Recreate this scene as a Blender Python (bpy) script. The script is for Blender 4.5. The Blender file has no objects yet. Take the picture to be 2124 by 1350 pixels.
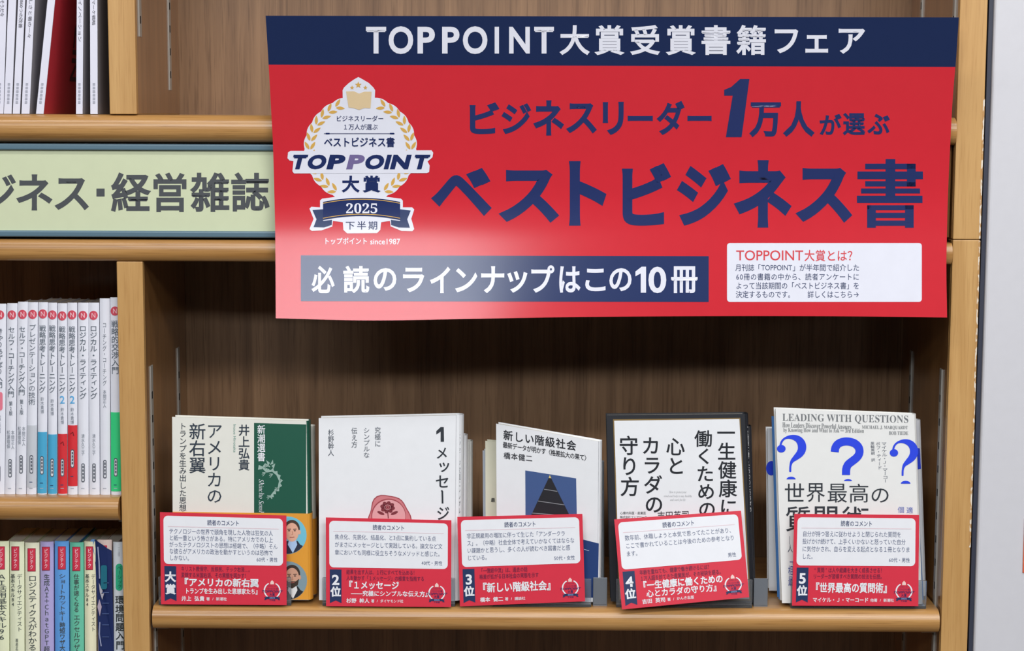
import bpy, bmesh, math, random
from mathutils import Vector, Matrix
from mathutils.geometry import tessellate_polygon
random.seed(7)
SC = bpy.context.scene
COL = SC.collection

# ------------------------------------------------------------------ camera
FPX, PITCH, YAW, ROLL, DIST, EYE = 3854.3, 0.11306, 0.00614, 0.00353, 1.72, 1.50
FW = Vector((-math.sin(YAW)*math.cos(PITCH), math.cos(YAW)*math.cos(PITCH), -math.sin(PITCH)))
_r0 = Vector((math.cos(YAW), math.sin(YAW), 0)); _u0 = _r0.cross(FW)
RT = math.cos(ROLL)*_r0 + math.sin(ROLL)*_u0
UP = -math.sin(ROLL)*_r0 + math.cos(ROLL)*_u0
CAM = Vector((0, -DIST, EYE))
cd = bpy.data.cameras.new('camera'); cam = bpy.data.objects.new('camera', cd); COL.objects.link(cam)
cd.sensor_fit = 'HORIZONTAL'; cd.sensor_width = 36; cd.lens = 36*FPX/2124; cd.clip_start = 0.05
m3 = Matrix((RT, UP, -FW)).transposed()
cam.matrix_world = Matrix.Translation(CAM) @ m3.to_4x4()
SC.camera = cam

# ------------------------------------------------------------------ world, lights, exposure
SC.view_settings.view_transform = 'Standard'; SC.view_settings.look = 'None'
SC.view_settings.gamma = 1; SC.view_settings.use_curve_mapping = False
SC.view_settings.exposure = 0.0
w = bpy.data.worlds.new('shop_air'); SC.world = w; w.use_nodes = True
w.node_tree.nodes['Background'].inputs[0].default_value = (0.93, 0.95, 1.0, 1)
w.node_tree.nodes['Background'].inputs[1].default_value = 0.02

def area(name, loc, target, sx, sy, power, col=(1, 0.98, 0.96)):
    l = bpy.data.lights.new(name, 'AREA'); l.shape = 'RECTANGLE'; l.size = sx; l.size_y = sy
    l.energy = power; l.color = col
    o = bpy.data.objects.new(name, l); COL.objects.link(o); o.location = loc
    o.rotation_euler = (Vector(target)-Vector(loc)).to_track_quat('-Z', 'Y').to_euler()
    return o
area('ceiling_lamp_above', (0.1, -0.80, 2.66), (0.1, -0.55, 0), 3.0, 0.22, 19, (1, .99, .98))
area('ceiling_lamp_aisle', (0.4, -2.0, 2.66), (0.3, -1.2, 0), 2.4, 0.30, 46, (1, .99, .99))
area('ceiling_lamp_far', (1.95, -3.6, 2.66), (1.4, -2.4, 0), 2.0, 0.30, 52, (.98, .99, 1))
area('ceiling_lamp_window_side', (-0.62, -3.5, 2.66), (-0.5, -2.0, 0.4), 2.0, 0.40, 56, (.90, .95, 1))

# ------------------------------------------------------------------ pixel <-> place
def ray(u, v):
    return FW + RT*((u-1062)/FPX) - UP*((v-675)/FPX)
def unp(u, v, Y):
    d = ray(u, v); return CAM + d*((Y+DIST)/d.y)
def proj(P):
    d = P-CAM; k = d.dot(FW); return 1062+FPX*d.dot(RT)/k, 675-FPX*d.dot(UP)/k
def unz(u, Y, z):                      # point at depth Y and height z that shows in column u
    lo = unp(u, 675, Y); v = 675
    for _ in range(6):
        v = proj(Vector((lo.x, Y, z)))[1]; lo = unp(u, v, Y)
    return Vector((lo.x, Y, z))

class Plane:
    def __init__(s, a, b, c):          # a bottom left, b bottom right, c top left
        s.a = Vector(a); s.n = (Vector(b)-s.a).cross(Vector(c)-s.a).normalized()
        if s.n.y > 0: s.n = -s.n
    def hit(s, u, v, off=0.0):
        d = ray(u, v); t = (s.a+s.n*off-CAM).dot(s.n)/d.dot(s.n); return CAM+d*t
class Bent:                            # surface given as depth over the picture position
    def __init__(s, fn): s.fn = fn
    def hit(s, u, v, off=0.0): return unp(u, v, s.fn(u, v)-off)

# ------------------------------------------------------------------ materials
def lin(c): return tuple(((x/255)/12.92 if x/255 <= .04045 else ((x/255+.055)/1.055)**2.4) for x in c)
MATS = {}
def mat(name, rgb, rough=0.45, spec=0.5, metal=0.0, coat=0.0, trans=0.0, alpha=1.0, bump=0.0):
    if name in MATS: return MATS[name]
    m = bpy.data.materials.new(name); m.use_nodes = True; nt = m.node_tree; b = nt.nodes['Principled BSDF']
    c = lin(rgb)
    b.inputs['Roughness'].default_value = rough; b.inputs['Metallic'].default_value = metal
    b.inputs['Specular IOR Level'].default_value = spec; b.inputs['Coat Weight'].default_value = coat
    b.inputs['Coat Roughness'].default_value = 0.15
    b.inputs['Transmission Weight'].default_value = trans; b.inputs['Alpha'].default_value = alpha
    if trans: b.inputs['IOR'].default_value = 1.45
    tc = nt.nodes.new('ShaderNodeTexCoord'); nz = nt.nodes.new('ShaderNodeTexNoise')
    nz.inputs['Scale'].default_value = 90; nz.inputs['Detail'].default_value = 3
    nt.links.new(tc.outputs['Object'], nz.inputs['Vector'])
    mx = nt.nodes.new('ShaderNodeMixRGB'); mx.blend_type = 'MIX'
    mx.inputs[1].default_value = (c[0]*.97, c[1]*.97, c[2]*.97, 1); mx.inputs[2].default_value = (min(1, c[0]*1.03), min(1, c[1]*1.03), min(1, c[2]*1.03), 1)
    nt.links.new(nz.outputs['Fac'], mx.inputs[0]); nt.links.new(mx.outputs[0], b.inputs['Base Color'])
    if bump:
        bp = nt.nodes.new('ShaderNodeBump'); bp.inputs['Strength'].default_value = bump; bp.inputs['Distance'].default_value = .001
        nt.links.new(nz.outputs['Fac'], bp.inputs['Height']); nt.links.new(bp.outputs[0], b.inputs['Normal'])
    MATS[name] = m; return m

def wood(name, c_lo, c_hi, axis, rough=0.35, coat=0.0, across=55, pores=0.35, coatr=.1):
    m = bpy.data.materials.new(name); m.use_nodes = True; nt = m.node_tree; b = nt.nodes['Principled BSDF']
    N = nt.nodes.new; L = nt.links.new
    tc = N('ShaderNodeTexCoord')
    def mapped(a, l):
        mp = N('ShaderNodeMapping'); s = [a, a, a]; s[axis] = l; mp.inputs['Scale'].default_value = s
        L(tc.outputs['Object'], mp.inputs['Vector']); return mp
    n1 = N('ShaderNodeTexNoise'); n1.inputs['Scale'].default_value = 1; n1.inputs['Detail'].default_value = 7; n1.inputs['Roughness'].default_value = .62
    n1.inputs['Distortion'].default_value = .6
    L(mapped(across, 2.2).outputs[0], n1.inputs['Vector'])
    n2 = N('ShaderNodeTexNoise'); n2.inputs['Scale'].default_value = 1; n2.inputs['Detail'].default_value = 3
    L(mapped(700, 22).outputs[0], n2.inputs['Vector'])
    r1 = N('ShaderNodeValToRGB'); e = r1.color_ramp.elements
    e[0].position = .32; e[0].color = (*lin(c_lo), 1); e[1].position = .68; e[1].color = (*lin(c_hi), 1)
    L(n1.outputs['Fac'], r1.inputs[0])
    r2 = N('ShaderNodeValToRGB'); e = r2.color_ramp.elements
    k = 1-pores; e[0].position = .30; e[0].color = (k, k*.95, k*.9, 1); e[1].position = .46; e[1].color = (1, 1, 1, 1)
    L(n2.outputs['Fac'], r2.inputs[0])
    mu = N('ShaderNodeMixRGB'); mu.blend_type = 'MULTIPLY'; mu.inputs[0].default_value = 1
    L(r1.outputs[0], mu.inputs[1]); L(r2.outputs[0], mu.inputs[2]); L(mu.outputs[0], b.inputs['Base Color'])
    bp = N('ShaderNodeBump'); bp.inputs['Strength'].default_value = .12; bp.inputs['Distance'].default_value = .0006
    L(n2.outputs['Fac'], bp.inputs['Height']); L(bp.outputs[0], b.inputs['Normal'])
    b.inputs['Roughness'].default_value = rough; b.inputs['Coat Weight'].default_value = coat; b.inputs['Coat Roughness'].default_value = coatr
    return m

W_POST = wood('beech_post_wood', (182, 138, 82), (206, 164, 106), 2, .38, 0.15, 40, .14)
W_NOSE = wood('beech_edge_wood', (158, 112, 58), (192, 146, 88), 0, .33, 0.35, 90, .22, .25)
W_BACK = wood('back_panel_wood', (112, 82, 56), (150, 116, 84), 2, .42, 0.2, 60, .30)
W_SIDE = wood('lacquered_side_wood', (126, 86, 46), (156, 112, 66), 2, .30, 0.8, 45, .15, .08)
STEEL = mat('rail_steel', (168, 166, 160), .4, metal=.25)
DARKHOLE = mat('slot_shadow_paint', (18, 16, 15), .8)
PAPER = mat('page_paper', (226, 222, 208), .8, .2)
def ink(r, g, b, rough=.42): return mat('ink_%d_%d_%d_%d' % (r, g, b, int(rough*100)), (r, g, b), rough)
def acrylic():
    m = mat('clear_acrylic', (228, 234, 240), .06, trans=.92)
    return m
ACR = acrylic()

# ------------------------------------------------------------------ mesh building
class MB:
    def __init__(s): s.v = []; s.f = []; s.m = []; s.mats = []
    def mi(s, m):
        if m not in s.mats: s.mats.append(m)
        return s.mats.index(m)
    def add(s, vs, fs, m):
        o = len(s.v); k = s.mi(m); s.v += [Vector(p) for p in vs]
        for f in fs: s.f.append([o+i for i in f]); s.m.append(k)
    def hexa(s, a, b, m):              # a, b: two loops of n points, closed solid
        n = len(a); fs = [list(range(n-1, -1, -1)), [n+i for i in range(n)]]
        fs += [[i, (i+1) % n, n+(i+1) % n, n+i] for i in range(n)]
        s.add(list(a)+list(b), fs, m)
    def box(s, x0, x1, y0, y1, z0, z1, m):
        s.hexa([(x0, y0, z0), (x1, y0, z0), (x1, y1, z0), (x0, y1, z0)], [(x0, y0, z1), (x1, y0, z1), (x1, y1, z1), (x0, y1, z1)], m)
    def bevel(s, off, seg=2):
        me = bpy.data.meshes.new('t'); me.from_pydata(s.v, [], s.f)
        for i, p in enumerate(me.polygons): p.material_index = s.m[i]
        bm = bmesh.new(); bm.from_mesh(me); bmesh.ops.recalc_face_normals(bm, faces=bm.faces)
        bmesh.ops.bevel(bm, geom=list(bm.edges), offset=off, segments=seg, affect='EDGES', profile=.5)
        s.v = [v.co.copy() for v in bm.verts]; bm.verts.index_update()
        s.f = [[v.index for v in f.verts] for f in bm.faces]; s.m = [f.material_index for f in bm.faces]
        bm.free(); bpy.data.meshes.remove(me); return s
    def build(s, name, parent=None, smooth=False):
        me = bpy.data.meshes.new(name)
        org = root_loc(parent) if parent else Vector((0, 0, 0))
        me.from_pydata([p-org for p in s.v], [], s.f)
        for m in s.mats: me.materials.append(m)
        me.polygons.foreach_set('material_index', s.m)
        if smooth: me.polygons.foreach_set('use_smooth', [True]*len(me.polygons))
        me.update(); me.validate()
        o = bpy.data.objects.new(name, me); COL.objects.link(o)
        if parent: o.parent = parent
        return o
def root_loc(o):
    p = Vector((0, 0, 0))
    while o: p = p+o.location; o = o.parent
    return p
def tag(o, label, cat, group=None):
    o['label'] = label; o['category'] = cat
    if group: o['group'] = group
    return o
def thing(name, loc, label, cat, group=None):
    o = bpy.data.objects.new(name, None); o.empty_display_size = .02; COL.objects.link(o); o.location = loc
    return tag(o, label, cat, group)
def rebase(o, loc):                    # move a single-mesh thing's origin to its base
    loc = Vector(loc)
    for v in o.data.vertices: v.co -= loc
    o.location = loc; return o

# ------------------------------------------------------------------ lettering
_tc = bpy.data.curves.new('glyph', 'FONT'); _to = bpy.data.objects.new('glyph', _tc); COL.objects.link(_to)
_gc = {}
def glyph(s, off=0.0, res=3):
    """Outline of a string; off > 0 thickens every stroke by a mitred rim, off < 0 thins it."""
    k = (s, round(off, 4), res)
    if k not in _gc:
        _tc.body = s; _tc.offset = min(off, 0); _tc.resolution_u = res; _tc.size = 1
        dg = bpy.context.evaluated_depsgraph_get(); dg.update()
        me = bpy.data.meshes.new_from_object(_to.evaluated_get(dg))
        V = [(v.co.x, v.co.y) for v in me.vertices]; F = [list(p.vertices) for p in me.polygons]
        bpy.data.meshes.remove(me)
        if off > 0:
            key = {}; idx = []
            for x, y in V: idx.append(key.setdefault((round(x, 5), round(y, 5)), len(key)))
            V = list(key); G = []
            for f in F:
                f = [idx[i] for i in f]
                if len(set(f)) < 3: continue
                a = sum(V[f[i-1]][0]*V[f[i]][1]-V[f[i]][0]*V[f[i-1]][1] for i in range(len(f)))
                G.append(f if a > 0 else f[::-1])
            F = G; E = set((f[i-1], f[i]) for f in F for i in range(len(f)))
            B = [e for e in E if (e[1], e[0]) not in E]; nr = {}
            def nn(e):
                dx, dy = V[e[1]][0]-V[e[0]][0], V[e[1]][1]-V[e[0]][1]; d = math.hypot(dx, dy) or 1; return dy/d, -dx/d
            for e in B:
                for q in e: nr.setdefault(q, []).append(nn(e))
            mv = {}
            for q, l in nr.items():
                if len(l) == 2:
                    sx, sy = l[0][0]+l[1][0], l[0][1]+l[1][1]; d2 = sx*sx+sy*sy
                    if d2 > .35: mv[q] = (2*sx/d2, 2*sy/d2)
            for e in B:
                n = nn(e); o = len(V); a, b = (mv.get(q, n) for q in e)
                V += [(V[e[0]][0]+a[0]*off, V[e[0]][1]+a[1]*off), (V[e[1]][0]+b[0]*off, V[e[1]][1]+b[1]*off)]
                F.append([e[0], o, o+1, e[1]])
        _gc[k] = (V, F)
    return _gc[k]
ROT = set('ー―～（）「」『』〈〉…－')
SMALL = set('ッョャュィァェォっょゃゅ')
EPS = 0.00016
class Ink:
    """Collects flat printing in page coordinates, then lays it on a surface as coloured faces."""
    def __init__(s, mb, surf, tf=None, su=None, sv=None, base=1):
        s.mb = mb; s.surf = surf; s.tf = tf or (lambda x, y: (x, y)); s.su = su; s.sv = sv; s.base = base
    def put(s, pts, faces, m, layer=1):
        if not faces: return
        P = [s.tf(x, y) for x, y in pts]
        if s.sv or s.su:
            bm = bmesh.new(); vs = [bm.verts.new((x, y, 0)) for x, y in P]
            for f in faces:
                try: bm.faces.new([vs[i] for i in f])
                except ValueError: pass
            for step, ax in ((s.su, 0), (s.sv, 1)):
                if not step: continue
                lo = min(p[ax] for p in P); hi = max(p[ax] for p in P)
                k = math.floor(lo/step)+1
                while k*step < hi:
                    co = [0, 0, 0]; co[ax] = k*step; no = [0, 0, 0]; no[ax] = 1
                    bmesh.ops.bisect_plane(bm, geom=bm.verts[:]+bm.edges[:]+bm.faces[:], plane_co=co, plane_no=no, dist=1e-5)
                    k += 1
            bm.verts.index_update()
            P = [(v.co.x, v.co.y) for v in bm.verts]; faces = [[v.index for v in f.verts] for f in bm.faces]; bm.free()
        # keep every face turned to the reader
        out = []
        for f in faces:
            a = sum(P[f[i]][0]*P[f[(i+1) % len(f)]][1]-P[f[(i+1) % len(f)]][0]*P[f[i]][1] for i in range(len(f)))
            out.append(f if a < 0 else f[::-1])
        s.mb.add([s.surf.hit(u, v, EPS*(s.base+layer)) for u, v in P], out, m)
    def poly(s, pts, m, layer=1):
        tri = tessellate_polygon([[Vector((x, y, 0)) for x, y in pts]])
        s.put(pts, [list(t) for t in tri], m, layer)
    def rect(s, x0, y0, x1, y1, m, layer=1, slope=0):
        s.put([(x0, y0), (x1, y0+slope*(x1-x0)), (x1, y1+slope*(x1-x0)), (x0, y1)], [[0, 1, 2, 3]], m, layer)
    def rrect(s, x0, y0, x1, y1, rx, ry, m, layer=1):
        pts = []
        for cx, cy, a0 in ((x1-rx, y0+ry, -90), (x1-rx, y1-ry, 0), (x0+rx, y1-ry, 90), (x0+rx, y0+ry, 180)):
            for k in range(7):
                a = math.radians(a0+k*15); pts.append((cx+rx*math.cos(a), cy+ry*math.sin(a)))
        s.poly(pts, m, layer)
    def oval(s, cx, cy, rx, ry, m, layer=1, rot=0, n=28):
        c, q = math.cos(rot), math.sin(rot); pts = []
        for k in range(n):
            a = 2*math.pi*k/n; x, y = rx*math.cos(a), ry*math.sin(a); pts.append((cx+x*c-y*q, cy+x*q+y*c))
        s.put(pts, [[0, k, k+1] for k in range(1, n-1)], m, layer)
    def stroke(s, pts, wd, m, layer=1, closed=False):   # wd: one width or a width per point
        n = len(pts); wl = wd if isinstance(wd, (list, tuple)) else [wd]*n
        L, R = [], []
        for i, (x, y) in enumerate(pts):
            if closed: a, b = pts[i-1], pts[(i+1) % n]
            else: a, b = pts[max(0, i-1)], pts[min(n-1, i+1)]
            dx, dy = b[0]-a[0], b[1]-a[1]; d = math.hypot(dx, dy) or 1; nx, ny = -dy/d, dx/d; h = wl[i]/2
            L.append((x+nx*h, y+ny*h)); R.append((x-nx*h, y-ny*h))
        fs = [[i, i+1, n+i+1, n+i] for i in range(n-1)]
        if closed: fs.append([n-1, 0, n, 2*n-1])
        s.put(L+R, fs, m, layer)
    def star(s, cx, cy, r, m, layer=1):
        s.poly([(cx+(r if k % 2 == 0 else r*.42)*math.sin(math.pi*k/5), cy-(r if k % 2 == 0 else r*.42)*math.cos(math.pi*k/5)) for k in range(10)], m, layer)
    def fit(s, t, x0, y0, x1, y1, m, off=0.0, layer=2, shear=0.0, slope=0.0, res=3, rot=False):
        P, F = glyph(t, off, res)
        if not P: return
        a0 = min(p[0] for p in P); a1 = max(p[0] for p in P); b0 = min(p[1] for p in P); b1 = max(p[1] for p in P)
        Q = []
        for x, y in P:
            if rot: X = x1-(b1-y)/(b1-b0)*(x1-x0); Y = y0+(x-a0)/(a1-a0)*(y1-y0)   # turned a quarter clockwise
            else:
                X = x0+(x-a0)/(a1-a0)*(x1-x0); Y = y1-(y-b0)/(b1-b0)*(y1-y0)
                X += shear*((y-b0)/(b1-b0)-.5)*(y1-y0); Y += slope*(X-x0)
            Q.append((X, Y))
        s.put(Q, F, m, layer)
    def cell(s, ch, cx, cy, w, h, m, off=0.0, layer=2, rot=False, res=2, tilt=0.0):
        if ch in ' 　': return
        P, F = glyph(ch, off, res)
        if not P: return
        a0 = min(p[0] for p in P); a1 = max(p[0] for p in P)
        mid = .5 if (ord(ch) > 0x2E00 or ch in '―…') else (a0+a1)/2
        Q = []
        for x, y in P:
            gx, gy = x-mid, (y-.38 if ord(ch) > 0x2E00 or ch in '―…' else y-.36)
            if rot: gx, gy = gy, -gx
            Q.append((cx+gx*w, cy-gy*h+tilt*gx*w))
        s.put(Q, F, m, layer)
    def row(s, t, x0, y0, x1, y1, m, off=0.0, layer=2, slope=0.0, res=2, cw=None, ch=None):
        wt = [.56 if ord(k) < 0x2000 else 1.0 for k in t]; c = (x1-x0)/sum(wt); h = (y1-y0) if ch is None else ch; x = x0
        for k, q in zip(t, wt):
            cx = x+c*q/2; x += c*q
            s.cell(k, cx, (y0+y1)/2+slope*(cx-x0), cw or c, h, m, off, layer, False, res, slope)
    def col(s, t, x0, y0, x1, y1, m, off=0.0, layer=2, lean=0.0, res=2, w=None):
        n = len(t); c = (y1-y0)/n; wd = w or (x1-x0)*1.08
        for i, k in enumerate(t):
            cy = y0+c*(i+.5); cx = (x0+x1)/2+lean*(cy-y0)
            if k in SMALL: cx += wd*.1; cy -= c*.1
            if k in '、。': cx += wd*.5; cy -= c*.5
            s.cell(k, cx, cy, wd, c*1.02, m, off, layer, k in ROT, res)
def quad_tf(TL, TR, BR, BL):
    def f(x, y):
        a = [TL[i]+(TR[i]-TL[i])*x for i in (0, 1)]; b = [BL[i]+(BR[i]-BL[i])*x for i in (0, 1)]
        return (a[0]+(b[0]-a[0])*y, a[1]+(b[1]-a[1])*y)
    return f

WHITE = ink(232, 234, 240); NAVY = ink(30, 44, 82); RED = ink(206, 44, 58); BLACK = ink(30, 34, 42); GREY = ink(120, 124, 130)

# ================================================================== the place
DEPTH = .215
ZU = unp(700, 239, 0).z                 # top of the upper board
ZU0 = unp(700, 297, -.004).z
ZL = unp(700, 499, 0).z                 # top of the lower cabinet's board
ZL0 = unp(700, 543.5, 0).z
ZS = unp(1100, 1258, .010).z            # display shelf, its top
ZS0 = ZS-.0225
ZM = unp(130, 1027, .010).z             # left middle shelf
ZSEAM = unp(1990, 497, 0).z
XR0 = unp(1972.4, 640, 0).x; XR1 = XR0+.0252
XD1 = unp(302, 880, 0).x; XD0 = XD1-.0243
XUD1 = unp(281.5, 120, 0).x; XUD0 = XUD1-.0250
XL0 = XD0-.74                           # far side of the left bay, outside the picture
ZTOP = 2.10; ZB = ZS-.55

def struct(o): o['kind'] = 'structure'; return o
b = MB(); b.box(-2.2, 2.6, -4.5, .30, -.05, 0, mat('vinyl_floor', (96, 90, 82), .5)); struct(b.build('floor'))
b = MB(); b.box(-2.2, 2.6, -4.5, .30, 2.70, 2.75, mat('ceiling_board', (225, 225, 222), .9)); struct(b.build('ceiling'))
b = MB(); b.box(-2.2, 2.6, .25, .30, 0, 2.70, mat('plaster_wall', (205, 205, 203), .8)); struct(b.build('wall_back'))
XW = unp(2042, 675, 0).x
b = MB(); b.box(XW, XW+.9, .0, .25, 0, 2.70, mat('white_wall_panel', (204, 204, 210), .5)); b.bevel(.003, 3); struct(b.build('wall_right'))
b = MB(); b.box(XW-.0042, XW-.0003, .004, .02, 0, 2.70, mat('gap_shade_strip', (50, 54, 70), .5)); struct(b.build('gap_shade_1'))  # dark strip stands in for the shaded gap and wall edge
b = MB(); b.box(unp(2122.4, 1150, -.0006).x, unp(2122.4, 1150, -.0006).x+.15, -.0012, -.0002, unp(2121, 1187, 0).z, unp(2121, 1075, 0).z, ink(214, 96, 62))
tag(b.build('notice_sheet'), 'orange-red edge of a notice on the white wall beside the bookcase', 'notice')

def nosing(mb, x0, x1, yf, yb, z0, z1, m, m2, r=None, n=22):
    """A board with a half-round front edge."""
    h = z1-z0; r = r or h/2; prof = []
    for k in range(n+1):
        a = math.pi*k/n; s_ = math.sin(a); c_ = math.cos(a)
        ca = math.copysign(abs(c_)**.9, c_)
        prof.append((yf+r*(1-s_), z0+h/2+ca*h/2))
    prof = [(yb, z1)]+prof+[(yb, z0)]
    A = [(x0, y, z) for y, z in prof]; B = [(x1, y, z) for y, z in prof]
    mb.hexa(A, B, m)

def rail(parent, x, side, y, z0, z1, name='rail'):
    """Slotted steel strip let into a side panel; side +1 faces +X."""
    b = MB(); t = .0007*side
    b.box(min(x, x+t), max(x, x+t), y-.0055, y+.0055, z0, z1, STEEL)
    b.box(min(x, x+t*2.2), max(x, x+t*1.5), y-.0058, y-.0050, z0, z1, STEEL)
    z = z0+.012
    while z < z1-.01:
        b.box(min(x+t*.9, x+t*1.15), max(x+t*.9, x+t*1.15), y-.0022, y+.0022, z, z+.007, DARKHOLE); z += .0227
    return b.build(name, parent)

# ---- upper cabinet
up = thing('upper_bookcase', ((XUD0+XR1)/2, .1, ZSEAM), 'upper oak-toned bookcase section with the divider and the open board above the green sign', 'bookcase')
def part(fn, name, parent, bev=.0008, smooth=False):
    b = MB(); fn(b)
    if bev: b.bevel(bev, 2)
    return b.build(name, parent, smooth)
def post(b, x0, x1, z0, z1, inner_left=False, inner_right=False):
    b.box(x0, x1, 0, .006, z0, z1, W_POST)           # solid front edge
    b.box(x0, x1, .0061, DEPTH, z0, z1, W_SIDE)      # lacquered faces
part(lambda b: post(b, XR0, XR1, ZSEAM+.0003, ZTOP), 'side_panel', up)
part(lambda b: post(b, XL0-.025, XL0, ZSEAM+.0003, ZTOP), 'side_panel', up)
part(lambda b: post(b, XUD0, XUD1, ZU+.0002, ZTOP), 'divider', up)
part(lambda b: b.box(XL0, XR0, DEPTH, DEPTH+.006, ZSEAM+.0003, ZTOP, W_BACK), 'back_panel', up, 0)
bn = MB(); nosing(bn, XL0+.001, XR0-.0008, -.006, DEPTH-.0002, ZU0, ZU, W_NOSE, W_SIDE); bn.build('bottom_board', up)
part(lambda b: b.box(XL0+.001, XR0-.0008, .012, .026, ZSEAM+.0012, ZU0-.0002, W_SIDE), 'valance', up, .0006)
part(lambda b: b.box(XL0, XR0, .002, DEPTH-.0002, ZTOP-.025, ZTOP, W_NOSE), 'top_board', up)
part(lambda b: b.box(XL0+.001, XR0-.001, .004, DEPTH-.0002, ZU+.335, ZU+.357, W_NOSE), 'shelf', up)
rail(up, XUD1, 1, .021, unp(292, 76, .02).z, ZTOP-.03); rail(up, XUD1, 1, .165, unp(360, 187, .165).z, ZTOP-.03)
rail(up, XR0, -1, .021, unp(1985, 76, .02).z, ZTOP-.03); rail(up, XR0, -1, .165, unp(1920, 187, .165).z, ZTOP-.03)

# ---- lower cabinet
lo = thing('lower_bookcase', ((XD0+XR1)/2, .1, 0), 'lower oak-toned bookcase section holding the display shelf and the two left book shelves', 'bookcase')
part(lambda b: post(b, XR0, XR1, 0, ZSEAM-.0003), 'side_panel', lo)
part(lambda b: post(b, XL0-.025, XL0, 0, ZSEAM-.0003), 'side_panel', lo)
part(lambda b: post(b, XD0, XD1, .02, ZL0-.0002), 'divider', lo)
part(lambda b: b.box(XD1, XR0, DEPTH, DEPTH+.006, 0, ZL0, W_BACK), 'back_panel', lo, 0)
part(lambda b: b.box(XL0, XD0, DEPTH, DEPTH+.006, 0, ZL0, W_BACK), 'back_panel', lo, 0)
bn = MB(); nosing(bn, XL0+.001, XR0-.0008, -.004, DEPTH-.0002, ZL0, ZL, W_NOSE, W_SIDE, r=.007); bn.build('top_board', lo)
XS0 = unp(314, 1280, -.004).x; XS1 = unp(1951, 1290, -.004).x
bn = MB(); nosing(bn, XS0, XS1, -.001, DEPTH-.001, ZS0, ZS, W_NOSE, W_SIDE); bn.build('shelf', lo)
bn = MB(); nosing(bn, XL0+.002, XD0-.002, -.006, DEPTH-.001, ZM-.0225, ZM, W_NOSE, W_SIDE); bn.build('shelf', lo)
ZLL = unp(130, 1124, .012).z-.19
bn = MB(); nosing(bn, XL0+.002, XD0-.002, -.006, DEPTH-.001, ZLL-.0225, ZLL, W_NOSE, W_SIDE); bn.build('shelf', lo)
part(lambda b: b.box(XS0, XS1, .004, DEPTH-.001, ZB, ZB+.022, W_NOSE), 'shelf', lo)
zr = unp(318, 758, .03).z
for x, sd in ((XD1, 1), (XR0, -1)):
    rail(lo, x, sd, .030, ZB+.03, zr); rail(lo, x, sd, .168, ZB+.03, zr)
    for y in (.030, .168):
        part(lambda b: b.box(min(x+.0015*sd, x+.0135*sd), max(x+.0015*sd, x+.0135*sd), y-.006, y+.006, ZS0-.0048, ZS0-.0002, STEEL), 'shelf_clip', lo, .0004)
part(lambda b: b.box(XD0-.0075, XD0-.0005, .02, .034, ZM-.0275, ZM-.0228, STEEL), 'shelf_clip', lo, .0004)

# worn white edge on the right post
def worn():
    m = bpy.data.materials.new('worn_edge_band'); m.use_nodes = True; nt = m.node_tree; bs = nt.nodes['Principled BSDF']
    tc = nt.nodes.new('ShaderNodeTexCoord'); mp = nt.nodes.new('ShaderNodeMapping'); mp.inputs['Scale'].default_value = (400, 400, 130)
    nz = nt.nodes.new('ShaderNodeTexNoise'); nz.inputs['Scale'].default_value = 1; nz.inputs['Detail'].default_value = 4
    rp = nt.nodes.new('ShaderNodeValToRGB'); rp.color_ramp.elements[0].position = .50; rp.color_ramp.elements[1].position = .56
    rp.color_ramp.elements[0].color = (*lin((186, 142, 88)), 1); rp.color_ramp.elements[1].color = (*lin((226, 216, 200)), 1)
    nt.links.new(tc.outputs['Object'], mp.inputs[0]); nt.links.new(mp.outputs[0], nz.inputs['Vector']); nt.links.new(nz.outputs['Fac'], rp.inputs[0]); nt.links.new(rp.outputs[0], bs.inputs['Base Color'])
    return m
WORN = worn()
b = MB(); b.box(XR1-.0014, XR1+.0001, -.0003, .001, unp(2020, 1135, 0).z, ZSEAM-.001, WORN); b.build('edge_band', lo)
b = MB(); b.box(XR1-.0014, XR1+.0001, -.0003, .001, ZSEAM+.001, unp(2040, 205, 0).z, WORN); b.build('edge_band', up)

# ---- green sign between the boards
zt, zb_ = unp(200, 297.5, .004).z, unp(200, 492, .004).z
xs0, xs1 = unp(-150, 400, .004).x, unp(760, 400, .004).x
sg = thing('section_sign', ((xs0+xs1)/2, .008, zb_), 'pale green section sign with blue-grey edging and dark lettering for business magazines', 'sign')
FR = mat('blue_grey_frame', (88, 116, 132), .35)
fr_h = .0062
b = MB(); b.box(xs0, xs1, .0012, .0116, zt-fr_h, zt-.0002, FR); b.bevel(.0015, 3); b.build('frame_rail', sg)
b = MB(); b.box(xs0, xs1, .0012, .0116, zb_+.0002, zb_+fr_h, FR); b.bevel(.0015, 3); b.build('frame_rail', sg)
SGM = mat('sign_green', (204, 212, 178), .4)
b = MB(); b.box(xs0, xs1, .0045, .0110, zb_+fr_h-.0005, zt-fr_h+.0005, SGM)
S_ = Bent(lambda u, v: .0045); K = Ink(b, S_, base=0); TXT = ink(72, 76, 80)
for ch, x0, x1 in (('ビ', -124, -42), ('ジ', -47, 35), ('ネ', 30, 112), ('ス', 108, 190), ('経', 230, 312), ('営', 313, 391), ('雑', 395, 477), ('誌', 478, 560)):
    K.cell(ch, (x0+x1)/2, 399, (x1-x0), 84, TXT, .024, 1, res=4)
K.rect(200, 391, 217, 407.5, TXT, 1)
b.build('sign_panel', sg)

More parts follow.
